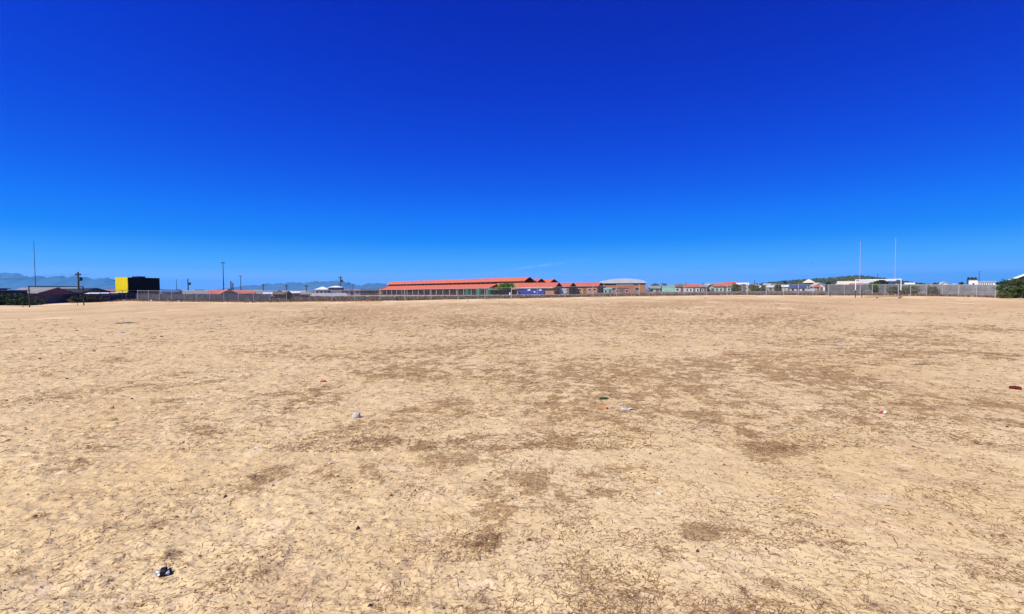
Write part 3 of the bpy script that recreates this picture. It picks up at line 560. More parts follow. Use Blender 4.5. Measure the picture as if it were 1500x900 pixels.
def block(root, w, d, eave, ridge, kind, wm, rm, ox=0, oy=0, over=.3, t=.14, gable=None, suffix=''):
    """walls plus roof of one volume; local origin at ox, oy"""
    lift = lambda mb: [tuple((v[0] + ox, v[1] + oy, v[2])) for v in mb.v]
    a = MB()
    if kind == 'gx': a.prism([(-d / 2, -.4), (-d / 2, eave), (0, ridge - t * 1.4), (d / 2, eave), (d / 2, -.4)], -w / 2, w / 2, 'x')
    elif kind == 'gy': a.prism([(-w / 2, -.4), (-w / 2, eave), (0, ridge - t * 1.4), (w / 2, eave), (w / 2, -.4)], -d / 2, d / 2, 'y')
    elif kind == 'shed': a.prism([(-d / 2, -.4), (-d / 2, eave - t), (d / 2, ridge - t), (d / 2, -.4)], -w / 2, w / 2, 'x')
    else: a.box(-w / 2, w / 2, -d / 2, d / 2, -.4, eave - t * .5)
    a.v = lift(a); a.build('wall', wm, root)
    sl = (ridge - eave) / (d / 2 if kind == 'gx' else (w / 2 if kind == 'gy' else d)) if kind in ('gx', 'gy', 'shed') else 0
    r = MB()
    if kind == 'gx': r.prism(roof_profile(d, over, eave - sl * over + .03, ridge, t), -w / 2 - over, w / 2 + over, 'x')
    elif kind == 'gy': r.prism(roof_profile(w, over, eave - sl * over + .03, ridge, t), -d / 2 - over, d / 2 + over, 'y')
    elif kind == 'shed': r.prism([(-d / 2 - over, eave - sl * over), (d / 2 + over, ridge + sl * over), (d / 2 + over, ridge + sl * over - t), (-d / 2 - over, eave - sl * over - t)], -w / 2 - over, w / 2 + over, 'x')
    elif kind == 'flat': r.box(-w / 2 - over, w / 2 + over, -d / 2 - over, d / 2 + over, eave - t, eave + .02)
    elif kind == 'hip':
        W = w / 2 + over; D = d / 2 + over; rx = max(W - D * .9, W * .12)
        r.add([(-W, -D, eave - t), (W, -D, eave - t), (W, D, eave - t), (-W, D, eave - t), (-W, -D, eave), (W, -D, eave), (W, D, eave), (-W, D, eave), (-rx, 0, ridge), (rx, 0, ridge)],
              [(0, 3, 2, 1), (0, 1, 5, 4), (1, 2, 6, 5), (2, 3, 7, 6), (3, 0, 4, 7), (4, 5, 9, 8), (5, 6, 9), (6, 7, 8, 9), (7, 4, 8)])
    r.v = lift(r); r.build('roof', rm, root)
    if gable:
        for s in (-1, 1):
            g = MB()
            if kind == 'gx': g.prism([(-d / 2 + .02, eave - .02), (0, ridge - t * 1.5), (d / 2 - .02, eave - .02)], s * (w / 2 + .004), s * (w / 2 + .05), 'x')
            else: g.prism([(-w / 2 + .02, eave - .02), (0, ridge - t * 1.5), (w / 2 - .02, eave - .02)], s * (d / 2 + .004), s * (d / 2 + .05), 'y')
            g.v = lift(g); g.build('gable_board', gable, root)  # thin slab over the gable with its shade in the colour
def house(name, label, cat, px0, px1, pe, pr, Y, kind='gx', wm='grey_wall', rm='grey_roof', d=6, yaw=0, wins=2, door=True, over=.3, gable=None, group=None, wh=.8, winw=1.0, frame=None, face='front'):
    xc = wpx((px0 + px1) / 2, Y); w_ = (px1 - px0) / F * Y
    zb = gz(xc, Y); e = zt((px0 + px1) / 2, pe, Y) - zb; r = zt((px0 + px1) / 2, pr, Y) - zb
    av = math.atan(xc / Y); ya = R(yaw) - av; w_ = w_ * math.cos(av) / max(abs(math.cos(R(yaw))), .5) - 2 * over * .7
    root = empty(name, (xc - math.sin(ya) * d / 2, Y + math.cos(ya) * d / 2, zb), ya, label, cat, group)
    block(root, w_, d, e, r, kind, M[wm], M[rm], over=over, gable=M[gable] if gable else None)
    slots = wins + (1 if door else 0); yf = -d / 2
    for i in range(slots):
        xx = -w_ / 2 + w_ * (i + .5) / slots
        if door and i == slots // 2:
            hh = min(2.0, e * .8); window(root, xx, yf, hh / 2, min(.9, w_ / slots * .6), hh, 'front', M['brown_wall'], 'door', M['brown_wall'])
        else:
            hh = min(wh, e * .45); window(root, xx, yf, max(e * .55, hh * .5 + .1), min(winw, w_ / slots * .6), hh, 'front', frame)
    return root
# -- left: houses behind the receding dark wall, their gables face right
def side_house(name, label, X, Y0, Y1, pe, pr, kind, wm, rm, depth, pxm, wins=2, gable=None, cat='house'):
    """house whose gable or eave side faces +x at X, spanning Y0..Y1"""
    Yc = (Y0 + Y1) / 2; zb = 0.; e = zt(pxm, pe, Yc) - zb; r = zt(pxm, pr, Yc) - zb
    root = empty(name, (X - depth / 2, Yc, zb), R(90), label, cat)       # local -y -> +x side
    block(root, Y1 - Y0, depth, e, r, kind, M[wm], M[rm], over=.3, t=.08 if kind == 'flat' else .14, gable=M[gable] if gable else None)
    for i in range(wins):
        window(root, -(Y1 - Y0) / 2 + (Y1 - Y0) * (i + .5) / wins, -depth / 2, e * .55, 1.0, .9, 'front')
    return root
h1 = side_house('house', 'pink brick house with grey roof, its gable facing the field behind the dark wall', -79, 82, 88.6, 428.6, 421.3, 'gy', 'brick_pink', 'grey_roof', 5.6, 79, 2)
side_house('house', 'dark long low house with white roof edge at the far left', -78, 64, 79.2, 424.8, 424.2, 'flat', 'vibra_dark', 'pale_roof', 4, 20, 5)  # carport shade put into the dark wall colour
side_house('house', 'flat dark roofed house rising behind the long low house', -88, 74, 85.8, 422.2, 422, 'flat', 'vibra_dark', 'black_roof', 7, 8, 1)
side_house('house', 'dark grey house with black edged gable between pink house and yellow building', -79, 90.5, 96.5, 427.6, 422.3, 'gy', 'grey_wall', 'black_roof', 7, 138, 2)
house('house', 'pale grey roofed house behind the leaning utility pole', 'house', 96, 122, 427, 421.6, 104, 'gx', 'pale_wall', 'pale_roof', 6, 10, 2)
house('house', 'weathered grey roofed house right of the utility pole', 'house', 117, 140, 427.5, 423.2, 99, 'gx', 'grey_wall', 'grey_roof', 4, 12, 1)
house('house', 'low maroon roofed house left of the yellow and black building', 'house', 149, 172, 427.4, 424, 125, 'gx', 'brown_wall', 'brick_pink', 6, 8, 2)
# white sheet shed behind the wall
ws = empty('shed', (wpx(162, 88) - 1.5, 88.5, gz(-70, 88)), R(18), 'low shed with bright white sheet roof beside the yellow building', 'shed')
block(ws, 5.4, 2.4, 1.15, 1.45, 'shed', M['blue_wall'], M['white_roof'], over=.15)
window(ws, -1.2, -1.2, .6, .8, .5)
# yellow and black stacked container building
cb = empty('shop_building', (wpx(188, 93), 93, gz(-72, 93)), R(-10), 'tall box building with yellow front and black painted side', 'building')
CW, CL, CH = 2.7, 6.9, zt(188, 406.4, 93) - gz(-72, 93)
MB().box(-CW, 0, .06, CL, -.3, CH - .1).build('black_side_wall', M['black'], cb)
# corrugated yellow front sheet
fr = MB(); nS = 18
for i in range(nS):
    x0 = -CW + CW * i / nS; x1 = -CW + CW * (i + 1) / nS; dd = .0 if i % 2 else .03
    fr.box(x0, x1, -dd, .056, -.3, CH)
fr.build('yellow_front', M['yellow'], cb)
sr = MB()
for i in range(17): sr.box(.002, .03, .3 + i * .39, .5 + i * .39, -.3, CH - .12)
sr.build('side_ribs', M['black'], cb)
MB().box(-CW - .05, .05, .08, CL + .05, CH - .095, CH - .01).build('roof', M['black_roof'], cb)
MB().box(-CW - .5, -CW - .002, .0, 2.2, CH * .86, CH * .89).build('awning', M['black_roof'], cb)
MB().box(-1.6, -.3, 2.4, 4.0, CH - .008, CH + .25).build('roof_unit', M['black'], cb)
# lettering-free band joint between the two boxes
MB().box(-CW + .01, -.01, -.05, -.032, CH * .49, CH * .505).build('joint_rail', M['yellow'], cb)
# -- houses between yellow building and school
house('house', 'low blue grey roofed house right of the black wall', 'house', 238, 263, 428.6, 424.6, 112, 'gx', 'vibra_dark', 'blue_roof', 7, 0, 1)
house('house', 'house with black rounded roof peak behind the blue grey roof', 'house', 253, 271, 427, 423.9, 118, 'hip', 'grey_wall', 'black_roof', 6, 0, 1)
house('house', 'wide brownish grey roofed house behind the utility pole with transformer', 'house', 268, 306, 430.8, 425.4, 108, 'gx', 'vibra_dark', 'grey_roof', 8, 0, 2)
house('house', 'house with dark ridge just behind the wide grey roof', 'house', 286, 300, 427.5, 424.6, 120, 'gx', 'grey_wall', 'black_roof', 5, 0, 1)
house('house', 'house with orange red roof slope left of the dark gable', 'house', 305, 324, 431, 424.9, 108, 'gx', 'grey_wall', 'red_roof', 6, -8, 1)
house('house', 'grey gabled house below the tall lamp mast', 'house', 320, 352, 431, 423.6, 100, 'gy', 'grey_wall', 'red_roof', 6, 6, 1)
house('house', 'long low house with red roof right of the grey gable', 'house', 338, 374, 430, 425.3, 116, 'gx', 'grey_wall', 'red_roof', 6, 0, 3)
house('house', 'small house with mottled cream and grey roof', 'house', 369, 388, 430.5, 424.6, 118, 'gx', 'cream', 'grey_roof', 5, 12, 1)
house('house', 'white walled low house beside the mottled roof', 'house', 386, 399, 431, 428, 112, 'gx', 'white', 'silver_roof', 5, 0, 1)
house('house', 'brown roofed house with dark tree above it', 'house', 399, 420, 431, 427.4, 118, 'gx', 'brown_wall', 'brown_wall', 6, 0, 1)
house('shed', 'long low building with bright white roof left of the cream house', 'shed', 414, 448, 429.2, 426.9, 150, 'gx', 'grey_wall', 'white_roof', 6, 0, 3)
house('shed', 'grey shack with flat roof right of the white roofs', 'shed', 441, 456, 431, 427.6, 120, 'shed', 'vibra', 'grey_roof', 4, 0, 1)
yh = house('house', 'pale yellow two storey house with twin white hipped roofs', 'house', 461, 481, 424.1, 420.2, 170, 'hip', 'cream', 'white_roof', 7, -8, 3, door=False)
block(yh, 4.6, 6, 3.0, 3.55, 'hip', M['grey_wall'], M['white_roof'], ox=4.3, oy=1.5)  # grey walls: shade of the right part put into the colour
MB().box(-5.4, 8.5, -5.2, -5.0, -.4, 1.0).build('garden_wall', M['white'], yh)
house('house', 'low white house with narrow red roof left of the school', 'house', 494, 529, 425.6, 423.9, 190, 'gx', 'pale_wall', 'brick_pink', 6, 0, 3)
house('house', 'long grey blue roofed building next to the school end', 'house', 527, 556, 425.9, 423.2, 200, 'gx', 'brown_wall', 'vibra_dark', 6, 0, 3)

# -- school
SX, SY = wpx(558.5, 213), 213.0; EX, EY = wpx(759, 150), 150.0
sl = math.hypot(EX - SX, EY - SY); syaw = math.atan2(EY - SY, EX - SX)
school = empty('school', (SX, SY, 0.05), syaw, 'long red tiled school with clerestory roof, brick end and shaded veranda', 'school')
LF = sl * .845
MB().box(.3, LF - .3, 1.6, 8.6, -.4, 2.55).build('wall', M['brick_orange'], school)
MB().box(LF - .3 + .002, sl - .4, 3.4, 8.6, -.4, 4.35).build('rear_wall', M['brick_orange'], school)
MB().box(-.15, .32, -.25, 9.6, -.4, 2.6).build('end_wall', M['brick_orange'], school)
MB().prism([(-.25, 2.6), (4, 4.0), (5.1, 5.1), (6.2, 4.0), (9.6, 2.6)], -.15, .32, 'x').build('end_gable', M['brick_orange'], school)
MB().prism([(-.7, 2.12), (4.1, 3.8), (4.1, 3.66), (-.7, 1.98)], -.3, LF, 'x').build('veranda_roof', M['red_roof'], school)
MB().prism([(6.3, 3.8), (10.4, 2.2), (10.4, 2.06), (6.3, 3.66)], -.3, sl, 'x').build('rear_roof', M['red_roof'], school)
MB().box(.2, LF, 3.6, 6.6, 2.56, 4.42).build('clerestory_wall', M['dark_in'], school)
MB().prism([(2.9, 4.36), (5.1, 5.55), (7.3, 4.36), (7.3, 4.24), (5.1, 5.42), (2.9, 4.24)], -.3, sl, 'x').build('upper_roof', M['red_roof'], school)
MB().prism([(-.3, 2.0), (4.0, 3.62), (5.2, 3.62), (5.2, -.3), (-.3, -.3)], LF - .28, LF - .1, 'x').build('gable_end', M['brick_shaded'], school)
MB().prism([(3.4, -.3), (3.4, 4.3), (5.1, 5.3), (6.9, 4.3), (6.9, -.3)], sl - .38, sl - .2, 'x').build('gable_end', M['brick_shaded'], school)
npier = 26
pm_ = MB().box(-.16, .16, 3.45, 3.595, 3.6, 4.3).mesh('pier', M['brick_orange'])
gl_ = MB().box(-1.0, 1.0, 3.5, 3.58, 3.82, 4.28).mesh('window', M['glass'])
for i in range(npier):
    xx = 2.0 + i * (LF - 3) / npier
    o = bpy.data.objects.new('pier', pm_); link(o, school); o.location.x = xx
    o = bpy.data.objects.new('window', gl_); link(o, school); o.location.x = xx + (LF - 3) / npier / 2
cm_ = MB().box(-.09, .09, -.42, -.24, -.3, 1.98).mesh('column', M['pale_wall'])
for i in range(18):
    o = bpy.data.objects.new('column', cm_); link(o, school); o.location.x = 1.5 + i * (LF - 2.5) / 17
for i in range(24): window(school, 3 + i * (LF - 6) / 23, 1.6, 1.35, 1.7, .9, frame=M['brown_wall'])
for i in range(3): window(school, LF + 2.5 + i * 3.4, 3.4, 1.6, 1.6, 1.1, frame=M['brown_wall'])
# green water tanks
for px, Y, rr, tp, lab in ((686, 160, .9, 423, 'dark green water tank, leftmost of the three at the school'), (703.5, 156, 1.45, 423, 'wide green water tank in the middle of the school row'), (717.5, 148, .85, 422, 'bright green water tank nearest the veranda end')):
    t = empty('water_tank', (wpx(px, Y), Y, 0), 0, lab, 'water tank', 'green water tanks by the school')
    H = zt(px, tp, Y)
    prof = []
    for k in range(9): prof += [(rr, H * .92 * k / 8.5), (rr * .97, H * .92 * (k + .5) / 8.5)]
    smooth(MB().lathe(prof + [(rr * .9, H * .95), (rr * .35, H * 1.0)], 18).build('tank_body', M['green_tank'], t), False)
    MB().lathe([(rr * .3, H * 1.0), (rr * .3, H * 1.04)], 12).build('lid', M['black'], t)
# school side blocks
def red_block(label, px0, px1, pe, pr, Y, wm, d, yaw, wins, **k):
    return house('school_block', label, 'school building', px0, px1, pe, pr, Y, 'gx', wm, 'red_roof', d, yaw, wins, gable='brick_shaded', **k)
red_block('second ridge of the school, red roof with dark gable behind the main hall', 762, 787, 413.2, 408.3, 185, 'brick_orange', 6, -32, 3, over=.4)
red_block('third ridge of the school, red roof with dark gable, rightmost of the high roofs', 786, 806, 413.6, 408.9, 192, 'brick_orange', 6, -32, 3, over=.4)
bb = red_block('low red roofed school block with blue painted front', 757, 813, 420.4, 414.2, 140, 'brick_orange', 6, -22, 0, door=False, over=.5)
e_ = zt(785, 420.4, 140)
MB().box(-5.4, 2.7, -3.28, -3.05, -.1, e_ - .35).build('blue_panel', M['blue_wall'], bb)
MB().box(-5.9, 5.4, -3.6, -3.3, e_ - .42, e_ - .18).build('white_fascia', M['pale_roof'], bb)
MB().box(-2.4, -1.5, -3.31, -3.285, 1.35, 2.0).build('painted_sign', M['white'], bb)
MB().box(-.5, -.05, -3.31, -3.285, .8, 1.15).build('painted_sign', M['white'], bb)
MB().box(1.1, 1.9, -3.31, -3.285, 1.3, 1.95).build('painted_sign', M['paper'], bb)
red_block('short red roofed school block with dark gable, right of the blue front', 812, 835, 419, 414.3, 146, 'brown_wall', 5, -22, 2, over=.4)
red_block('long orange brick school block with red roof, rightmost of the school', 830, 876, 418.8, 414, 148, 'brick_orange', 6, -18, 5, over=.4)
pn = empty('notice_board', (wpx(825, 140), 140, 0), 0, 'pale board standing before the short school block', 'notice board')
MB().box(-1.0, 1.0, -.04, .04, .5, 1.9).build('board', M['pale_wall'], pn); MB().tube((-.8, 0, -.1), (-.8, 0, .5), .05).build('leg', M['galv'], pn); MB().tube((.8, 0, -.1), (.8, 0, .5), .05).build('leg', M['galv'], pn)
# low black-green hedge/veil wall under the tree in front of school end
sw = empty('shade_shelter', (wpx(742, 146), 147, 0), R(-5), 'dark open shelter with pale roof edge beneath the bright green tree', 'shelter')
MB().box(-5.6, 3.2, -.3, 2.6, 1.75, 1.9).build('roof', M['pale_roof'], sw)
MB().box(-5.5, 3.1, 1.2, 1.4, -.2, 1.74).build('back_panel', M['leaf_dark'], sw)
for xx in (-5.4, -3.2, -1, 1.2, 3.0): MB().tube((xx, -.2, -.1), (xx, -.2, 1.75), .06).build('post', M['dark_steel'], sw)
bn = empty('bin', (wpx(747.5, 140), 139, 0), 0, 'small white drum standing in front of the dark shelter', 'drum')
MB().lathe([(.26, 0), (.28, .4), (.28, .85)], 12).build('drum_body', M['white'], bn); MB().lathe([(.285, .85), (.27, .9)], 12).build('drum_rim', M['galv'], bn)
# hall with curved light roof
hall = empty('hall', (wpx(915.5, 150), 155, 0), R(-6), 'orange brick hall with pale grey curved roof', 'hall')
hw_ = 64 / F * 150 / 2; eH = zt(915, 415.2, 150); rH = zt(915, 408.3, 150)
MB().box(-hw_, hw_, -5, 5, -.4, eH).build('wall', M['brick_orange'], hall)
pr_ = [(-hw_ - .3, eH + .01)] + [(hw_ * math.sin(a) * 1.03, eH + (rH - eH) * (math.cos(a) ** 1.0)) for a in [R(-80 + 10 * i) for i in range(17)]] + [(hw_ + .3, eH + .01)]
r_ = MB(); r_.prism(pr_, -5.4, 5.4, 'y'); r_.build('roof', M['silver_roof'], hall)
for i, (xx, ww) in enumerate(((-4.6, 1.2), (-2.8, 1.2), (4.2, 1.4))): window(hall, xx, -5, 1.6, ww, .9)
window(hall, .2, -5, 1.0, 1.6, 2.0, name='door', frame=M['brown_wall'], pane=M['brick_pink'])
MB().box(-2.1, 3.0, -5.12, -5.003, eH - .55, eH - .15).build('band', M['cream'], hall)
for s in (-1, 1): MB().box(s * hw_ - .08, s * hw_ + .1, -5.3, -5.42, eH - .25, eH).build('gutter_box', M['black'], hall)
house('shed', 'mint green low shed in front of the hall', 'shed', 884, 897, 423, 422, 138, 'shed', 'mint', 'mint', 3, 0, 1, over=.1)
house('shed', 'small dark red shed leaning against the hall front', 'shed', 900, 922, 422.2, 420.9, 143, 'shed', 'brick_pink', 'brown_wall', 2.4, 0, 2, over=.1)
house('shed', 'grey and white shack between school and hall', 'shed', 875, 885, 419.5, 416.5, 150, 'gx', 'pale_wall', 'white_roof', 3, 0, 1)
house('house', 'pale shack right of the hall behind the mesh', 'house', 950, 968, 422, 418.8, 150, 'gx', 'mint', 'grey_roof', 4, 0, 1)
house('shed', 'plain mint green shed with flat front right of the hall', 'shed', 970, 989, 419.6, 418.8, 132, 'shed', 'mint', 'mint', 4, 0, 0, door=False, over=.08)
house('house', 'pale house with brown roof right of the mint green shed', 'house', 988, 1010, 419.8, 416.2, 160, 'gx', 'pale_wall', 'brown_wall', 6, 0, 2)
house('house', 'small white walled house with pinkish red roof, windows facing the field', 'house', 1003, 1026, 420, 416.4, 140, 'gx', 'pale_wall', 'red_roof', 6, -12, 3)
house('house', 'grey shack left of the mint green house', 'house', 1026, 1036, 420, 417.3, 135, 'gx', 'grey_wall', 'grey_roof', 4, 0, 1)
house('house', 'white roofed gable house beside the mint green house', 'house', 1033, 1048, 420.5, 416, 138, 'gy', 'pale_wall', 'pale_roof', 5, 18, 1)
house('house', 'mint green house with long red roof behind the fence', 'house', 1046, 1072, 418.9, 415.4, 132, 'gx', 'mint', 'red_roof', 5, 0, 3)
house('house', 'far long house with thin grey roof behind the mint green house', 'house', 1035, 1062, 416.3, 414, 210, 'gx', 'grey_wall', 'grey_roof', 6, 0, 3)
house('house', 'far house with red roof and two small chimneys', 'house', 1057, 1080, 415.4, 413.2, 220, 'gx', 'cream', 'red_roof', 6, 0, 3)
house('house', 'far brown roofed house behind the olive bush', 'house', 1076, 1092, 417.2, 414.2, 190, 'gx', 'cream', 'brick_pink', 6, 0, 2)
house('house', 'pale low house with white roof strip beside the white fence post', 'house', 1078, 1097, 417.3, 414.4, 160, 'gx', 'cream', 'white_roof', 5, 0, 2)
gpst = empty('gate_pillar', (wpx(1089, 110), 110, 0), 0, 'square grey gate pillar right of the olive bush', 'pillar')
MB().box(-.35, .35, -.35, .35, -.3, zt(1089, 417, 110)).build('pillar_shaft', M['vibra'], gpst); MB().box(-.42, .42, -.42, .42, zt(1089, 417, 110) + .002, zt(1089, 416.4, 110) + .04).build('cap', M['pale_wall'], gpst)
for a in ((1104, 1112, 419, 417.6, 150, 'white_roof', 'cream', 'small cream shack with white roof behind olive bushes'), (1108, 1118, 421, 418.5, 145, 'white_roof', 'pale_wall', 'white shack with bright roof left of the grey green bush'), (1124, 1134, 420.5, 418, 150, 'pale_roof', 'brown_wall', 'brown shack with pale roof and clutter in front'),
          (1145, 1155, 419.6, 417.6, 145, 'white_roof', 'pale_wall', 'small bright white roofed house below the hill'), (1118, 1129, 417.2, 415.6, 230, 'pale_roof', 'cream', 'far cream house at the left foot of the hill'), (1131, 1142, 417, 415.8, 240, 'grey_roof', 'pale_wall', 'far pale house on the lower slope of the hill'),
          (1156, 1182, 420.8, 416.9, 138, 'blue_roof', 'pale_wall', 'white walled long house with dark roof left of the beige pyramid roof')):
    house('house', a[7], 'house', a[0], a[1], a[2], a[3], a[4], 'gx', a[6], a[5], 4, 0, 2)
th = house('house', 'tall house with beige pyramid roof and dark upper floor', 'house', 1176, 1193, 414, 409.2, 150, 'hip', 'vibra_dark', 'cream', 3.2, 0, 2, door=False, over=.35)
block(th, 4.6, 3.4, 1.05, 1.08, 'flat', M['pale_wall'], M['pale_wall'], ox=.6, oy=-3.4, over=.05)
house('house', 'white gabled house with pale roof right of the pyramid roof', 'house', 1192, 1208, 418.3, 414.2, 135, 'gy', 'white', 'pale_roof', 5, 12, 1)
house('shed', 'small orange red garage in front of the white gabled house', 'garage', 1192, 1202, 420, 418.2, 128, 'gx', 'brick_pink', 'red_roof', 3, 0, 1)
house('house', 'white house with dark blue roof left of the long beige roof', 'house', 1203, 1216, 418, 415.4, 140, 'gx', 'white', 'blue_roof', 4, 0, 2)
house('house', 'long low house with yellowish beige roof behind the grey wall', 'house', 1216, 1256, 418.5, 413.2, 118, 'hip', 'pale_wall', 'cream', 6, 0, 4)
house('house', 'wide house with long salmon beige roof behind the yellowish roof', 'house', 1226, 1262, 414.8, 411.9, 160, 'gx', 'pale_wall', 'cream', 6, 0, 3)
house('house', 'long white building with thin grey roof behind the goal crossbar', 'house', 1258, 1312, 414.6, 409.8, 150, 'gx', 'white', 'pale_roof', 8, 0, 4)
house('house', 'house with maroon roof slope beside the left goalpost', 'house', 1250, 1268, 418.5, 415.2, 112, 'gx', 'white', 'brick_pink', 5, 14, 1)
house('house', 'blue roofed white house seen inside the right end of the goal', 'house', 1302, 1320, 417, 411.9, 118, 'gy', 'pale_wall', 'blue_roof', 6, 24, 1)
house('house', 'far white house with small pointed roof above the grey wall', 'house', 1376, 1391, 416.2, 413.1, 180, 'gy', 'white', 'pale_roof', 5, 10, 1)
house('house', 'far long house with brown roof left of the white pointed house', 'house', 1362, 1380, 416.6, 415, 190, 'gx', 'pale_wall', 'brick_pink', 5, 0, 2)
house('house', 'distant white box house just right of the far pointed house', 'house', 1395, 1401, 416, 414.9, 200, 'flat', 'white', 'white_roof', 4, 0, 1)
house('house', 'distant pale house with grey roof between goal and pointed house', 'house', 1325, 1340, 416.2, 414.3, 210, 'gx', 'pale_wall', 'white_roof', 5, 0, 2)
# white flat building with dark window strip
wb = empty('clinic_building', (wpx(1419, 100), 100, 0), R(-41), 'white flat building with tall block and dark window strip', 'building')
k_ = 100 * .74 / F; Ht = zt(1425, 411, 100); Hl = zt(1445, 413.2, 100)
MB().box(0, 12.5 * k_, 0, 5, -.3, Ht).build('tower_wall', M['white'], wb); MB().box(-.05, 12.5 * k_ + .05, -.05, 5.05, Ht + .002, Ht + .08).build('roof', M['pale_wall'], wb)
MB().box(12.5 * k_ + .003, 37 * k_, .1, 5, -.3, Hl).build('wing_wall', M['white'], wb); MB().box(12.5 * k_ + .06, 37 * k_ + .15, -.1, 5.1, Hl + .002, Hl + .12).build('roof', M['pale_roof'], wb)
window(wb, 6.5 * k_, 0, Ht - .75, .45, .45)
for i in range(7): window(wb, (14.6 + i * 3.05) * k_, .1, Hl - .42, 2.6 * k_, .5)
# right edge house
rh = empty('house', (94.7 + 5 * math.sin(R(46)), 84 + 5 * math.cos(R(46)), 0), R(-46), 'brown house with white barge board gable at the right edge', 'house')
block(rh, 13, 10, 2.95, 6.2, 'gy', M['brown_wall'], M['grey_roof'], over=.5)
for s in (-1, 1): MB().prism([(s * 7.0, 2.74), (0, 6.23), (0, 5.90), (s * 7.0, 2.40)], -5.56, -5.505, 'y').build('barge_board', M['white'], rh)
window(rh, -4, -5, 1.6, 1.4, 1.0); window(rh, 2, -5, 1.6, 1.4, 1.0)

# ---------------------------------------------------------------- precast walls
def precast(label, pts, h, m, step=2.0, z0=None):
    root = empty('precast_wall', (pts[0][0], pts[0][1], 0), 0, label, 'wall'); ox, oy = pts[0]
    panels = []
    for (x0, y0), (x1, y1) in zip(pts[:-1], pts[1:]):
        ln = math.hypot(x1 - x0, y1 - y0); n_ = max(1, round(ln / step)); a = math.atan2(y1 - y0, x1 - x0); s = ln / n_
        pmh = MB(); ph = h / 5
        for r_i in range(5): pmh.box(.06, s - .06, -.03 + .004 * (r_i % 2), .03, r_i * ph + (.012 if r_i else -.3), (r_i + 1) * ph)
        pm = pmh.mesh('panel', m); po = MB().box(-.06, .06, -.07, .07, -.3, h + .05).mesh('wall_post', m)
        for i in range(n_):
            t = i / n_; x = x0 + (x1 - x0) * t; y = y0 + (y1 - y0) * t; z = gz(x, y)
            for nm, mm in (('wall_post', po), ('panel', pm)):
                o = bpy.data.objects.new(nm, mm); link(o, root); o.location = (x - ox, y - oy, z + random.uniform(-.02, .02)); o.rotation_euler = (0, 0, a)
    return root
precast('dark concrete panel wall receding along the left side of the field', [(-70.3, 50), (-70.3, 92)], 1.42, M['vibra_dark'])  # faces away from the sun; its shade is part of the dark colour
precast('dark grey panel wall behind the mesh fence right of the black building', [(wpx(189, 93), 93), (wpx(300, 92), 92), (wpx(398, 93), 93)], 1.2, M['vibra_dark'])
precast('weathered grey panel wall behind the fence on the right', [(wpx(1212, 86), 86), (wpx(1320, 85), 85), (wpx(1400, 80), 80), (wpx(1466, 76), 76)], 1.80, M['vibra'])
precast('low pale boundary wall in front of the school grounds', [(wpx(470, 150), 150), (wpx(640, 135), 135), (wpx(870, 128), 128)], .28, M['pale_wall'], 4)
precast('grey concrete wall in front of the mint green houses', [(wpx(870, 120), 120), (wpx(1210, 108), 108)], .62, M['vibra'], 4)

# ---------------------------------------------------------------- mesh fence
post_px = [148, 161, 180, 202, 218, 234, 252, 270, 288.5, 307.5, 328, 349.5, 371.5, 395.5, 420, 453, 486.5, 520, 556.5, 593.4, 632, 671, 710.5, 749.5, 787, 827.5, 869, 903, 936.5, 970, 1002, 1035.3, 1065, 1094.5, 1122.5, 1148, 1169.5, 1191, 1214, 1237, 1260, 1278, 1296.5, 1316, 1334, 1357.5, 1380.3, 1404.5, 1430.5, 1458.5]
tall = {1094.5, 1122.5, 593.4, 749.5, 936.5}
fence = empty('mesh_fence', (0, 80, 0), 0, 'long galvanised wire mesh fence on thin posts closing the field', 'fence')
FH = 1.8; FP = []
for p in post_px:
    Y = fY(p); x = wpx(p, Y); FP.append((x, Y, gz(x, Y), p))
for x, Y, z, p in FP:
    r = .06 if p in tall else random.choice((.035, .04, .045, .03)); hh = FH + (.12 if p in tall else random.uniform(-.04, .06)); lx = random.uniform(-.03, .03)
    mb = MB().tube((x, Y - 80, z - .3), (x + lx, Y - 80, z + hh), r, r, 8); mb.tube((x + lx, Y - 80, z + hh + .002), (x + lx, Y - 80, z + hh + .05), r * 1.15, r * .6, 8)
    mb.build('post', M['dark_steel'] if p < 190 else M['galv'], fence)  # left posts of the same fence coloured dark as a silhouette
for (x0, y0, z0, p0), (x1, y1, z1, p1) in zip(FP[:-1], FP[1:]):
    dark = p0 < 190  # left rails get the painted silhouette tone too
    MB().tube((x0, y0 - 80 - .05, z0 + FH - .04), (x1, y1 - 80 - .05, z1 + FH - .04), .022, n=6).build('top_rail', M['dark_steel'] if dark else M['galv'], fence)
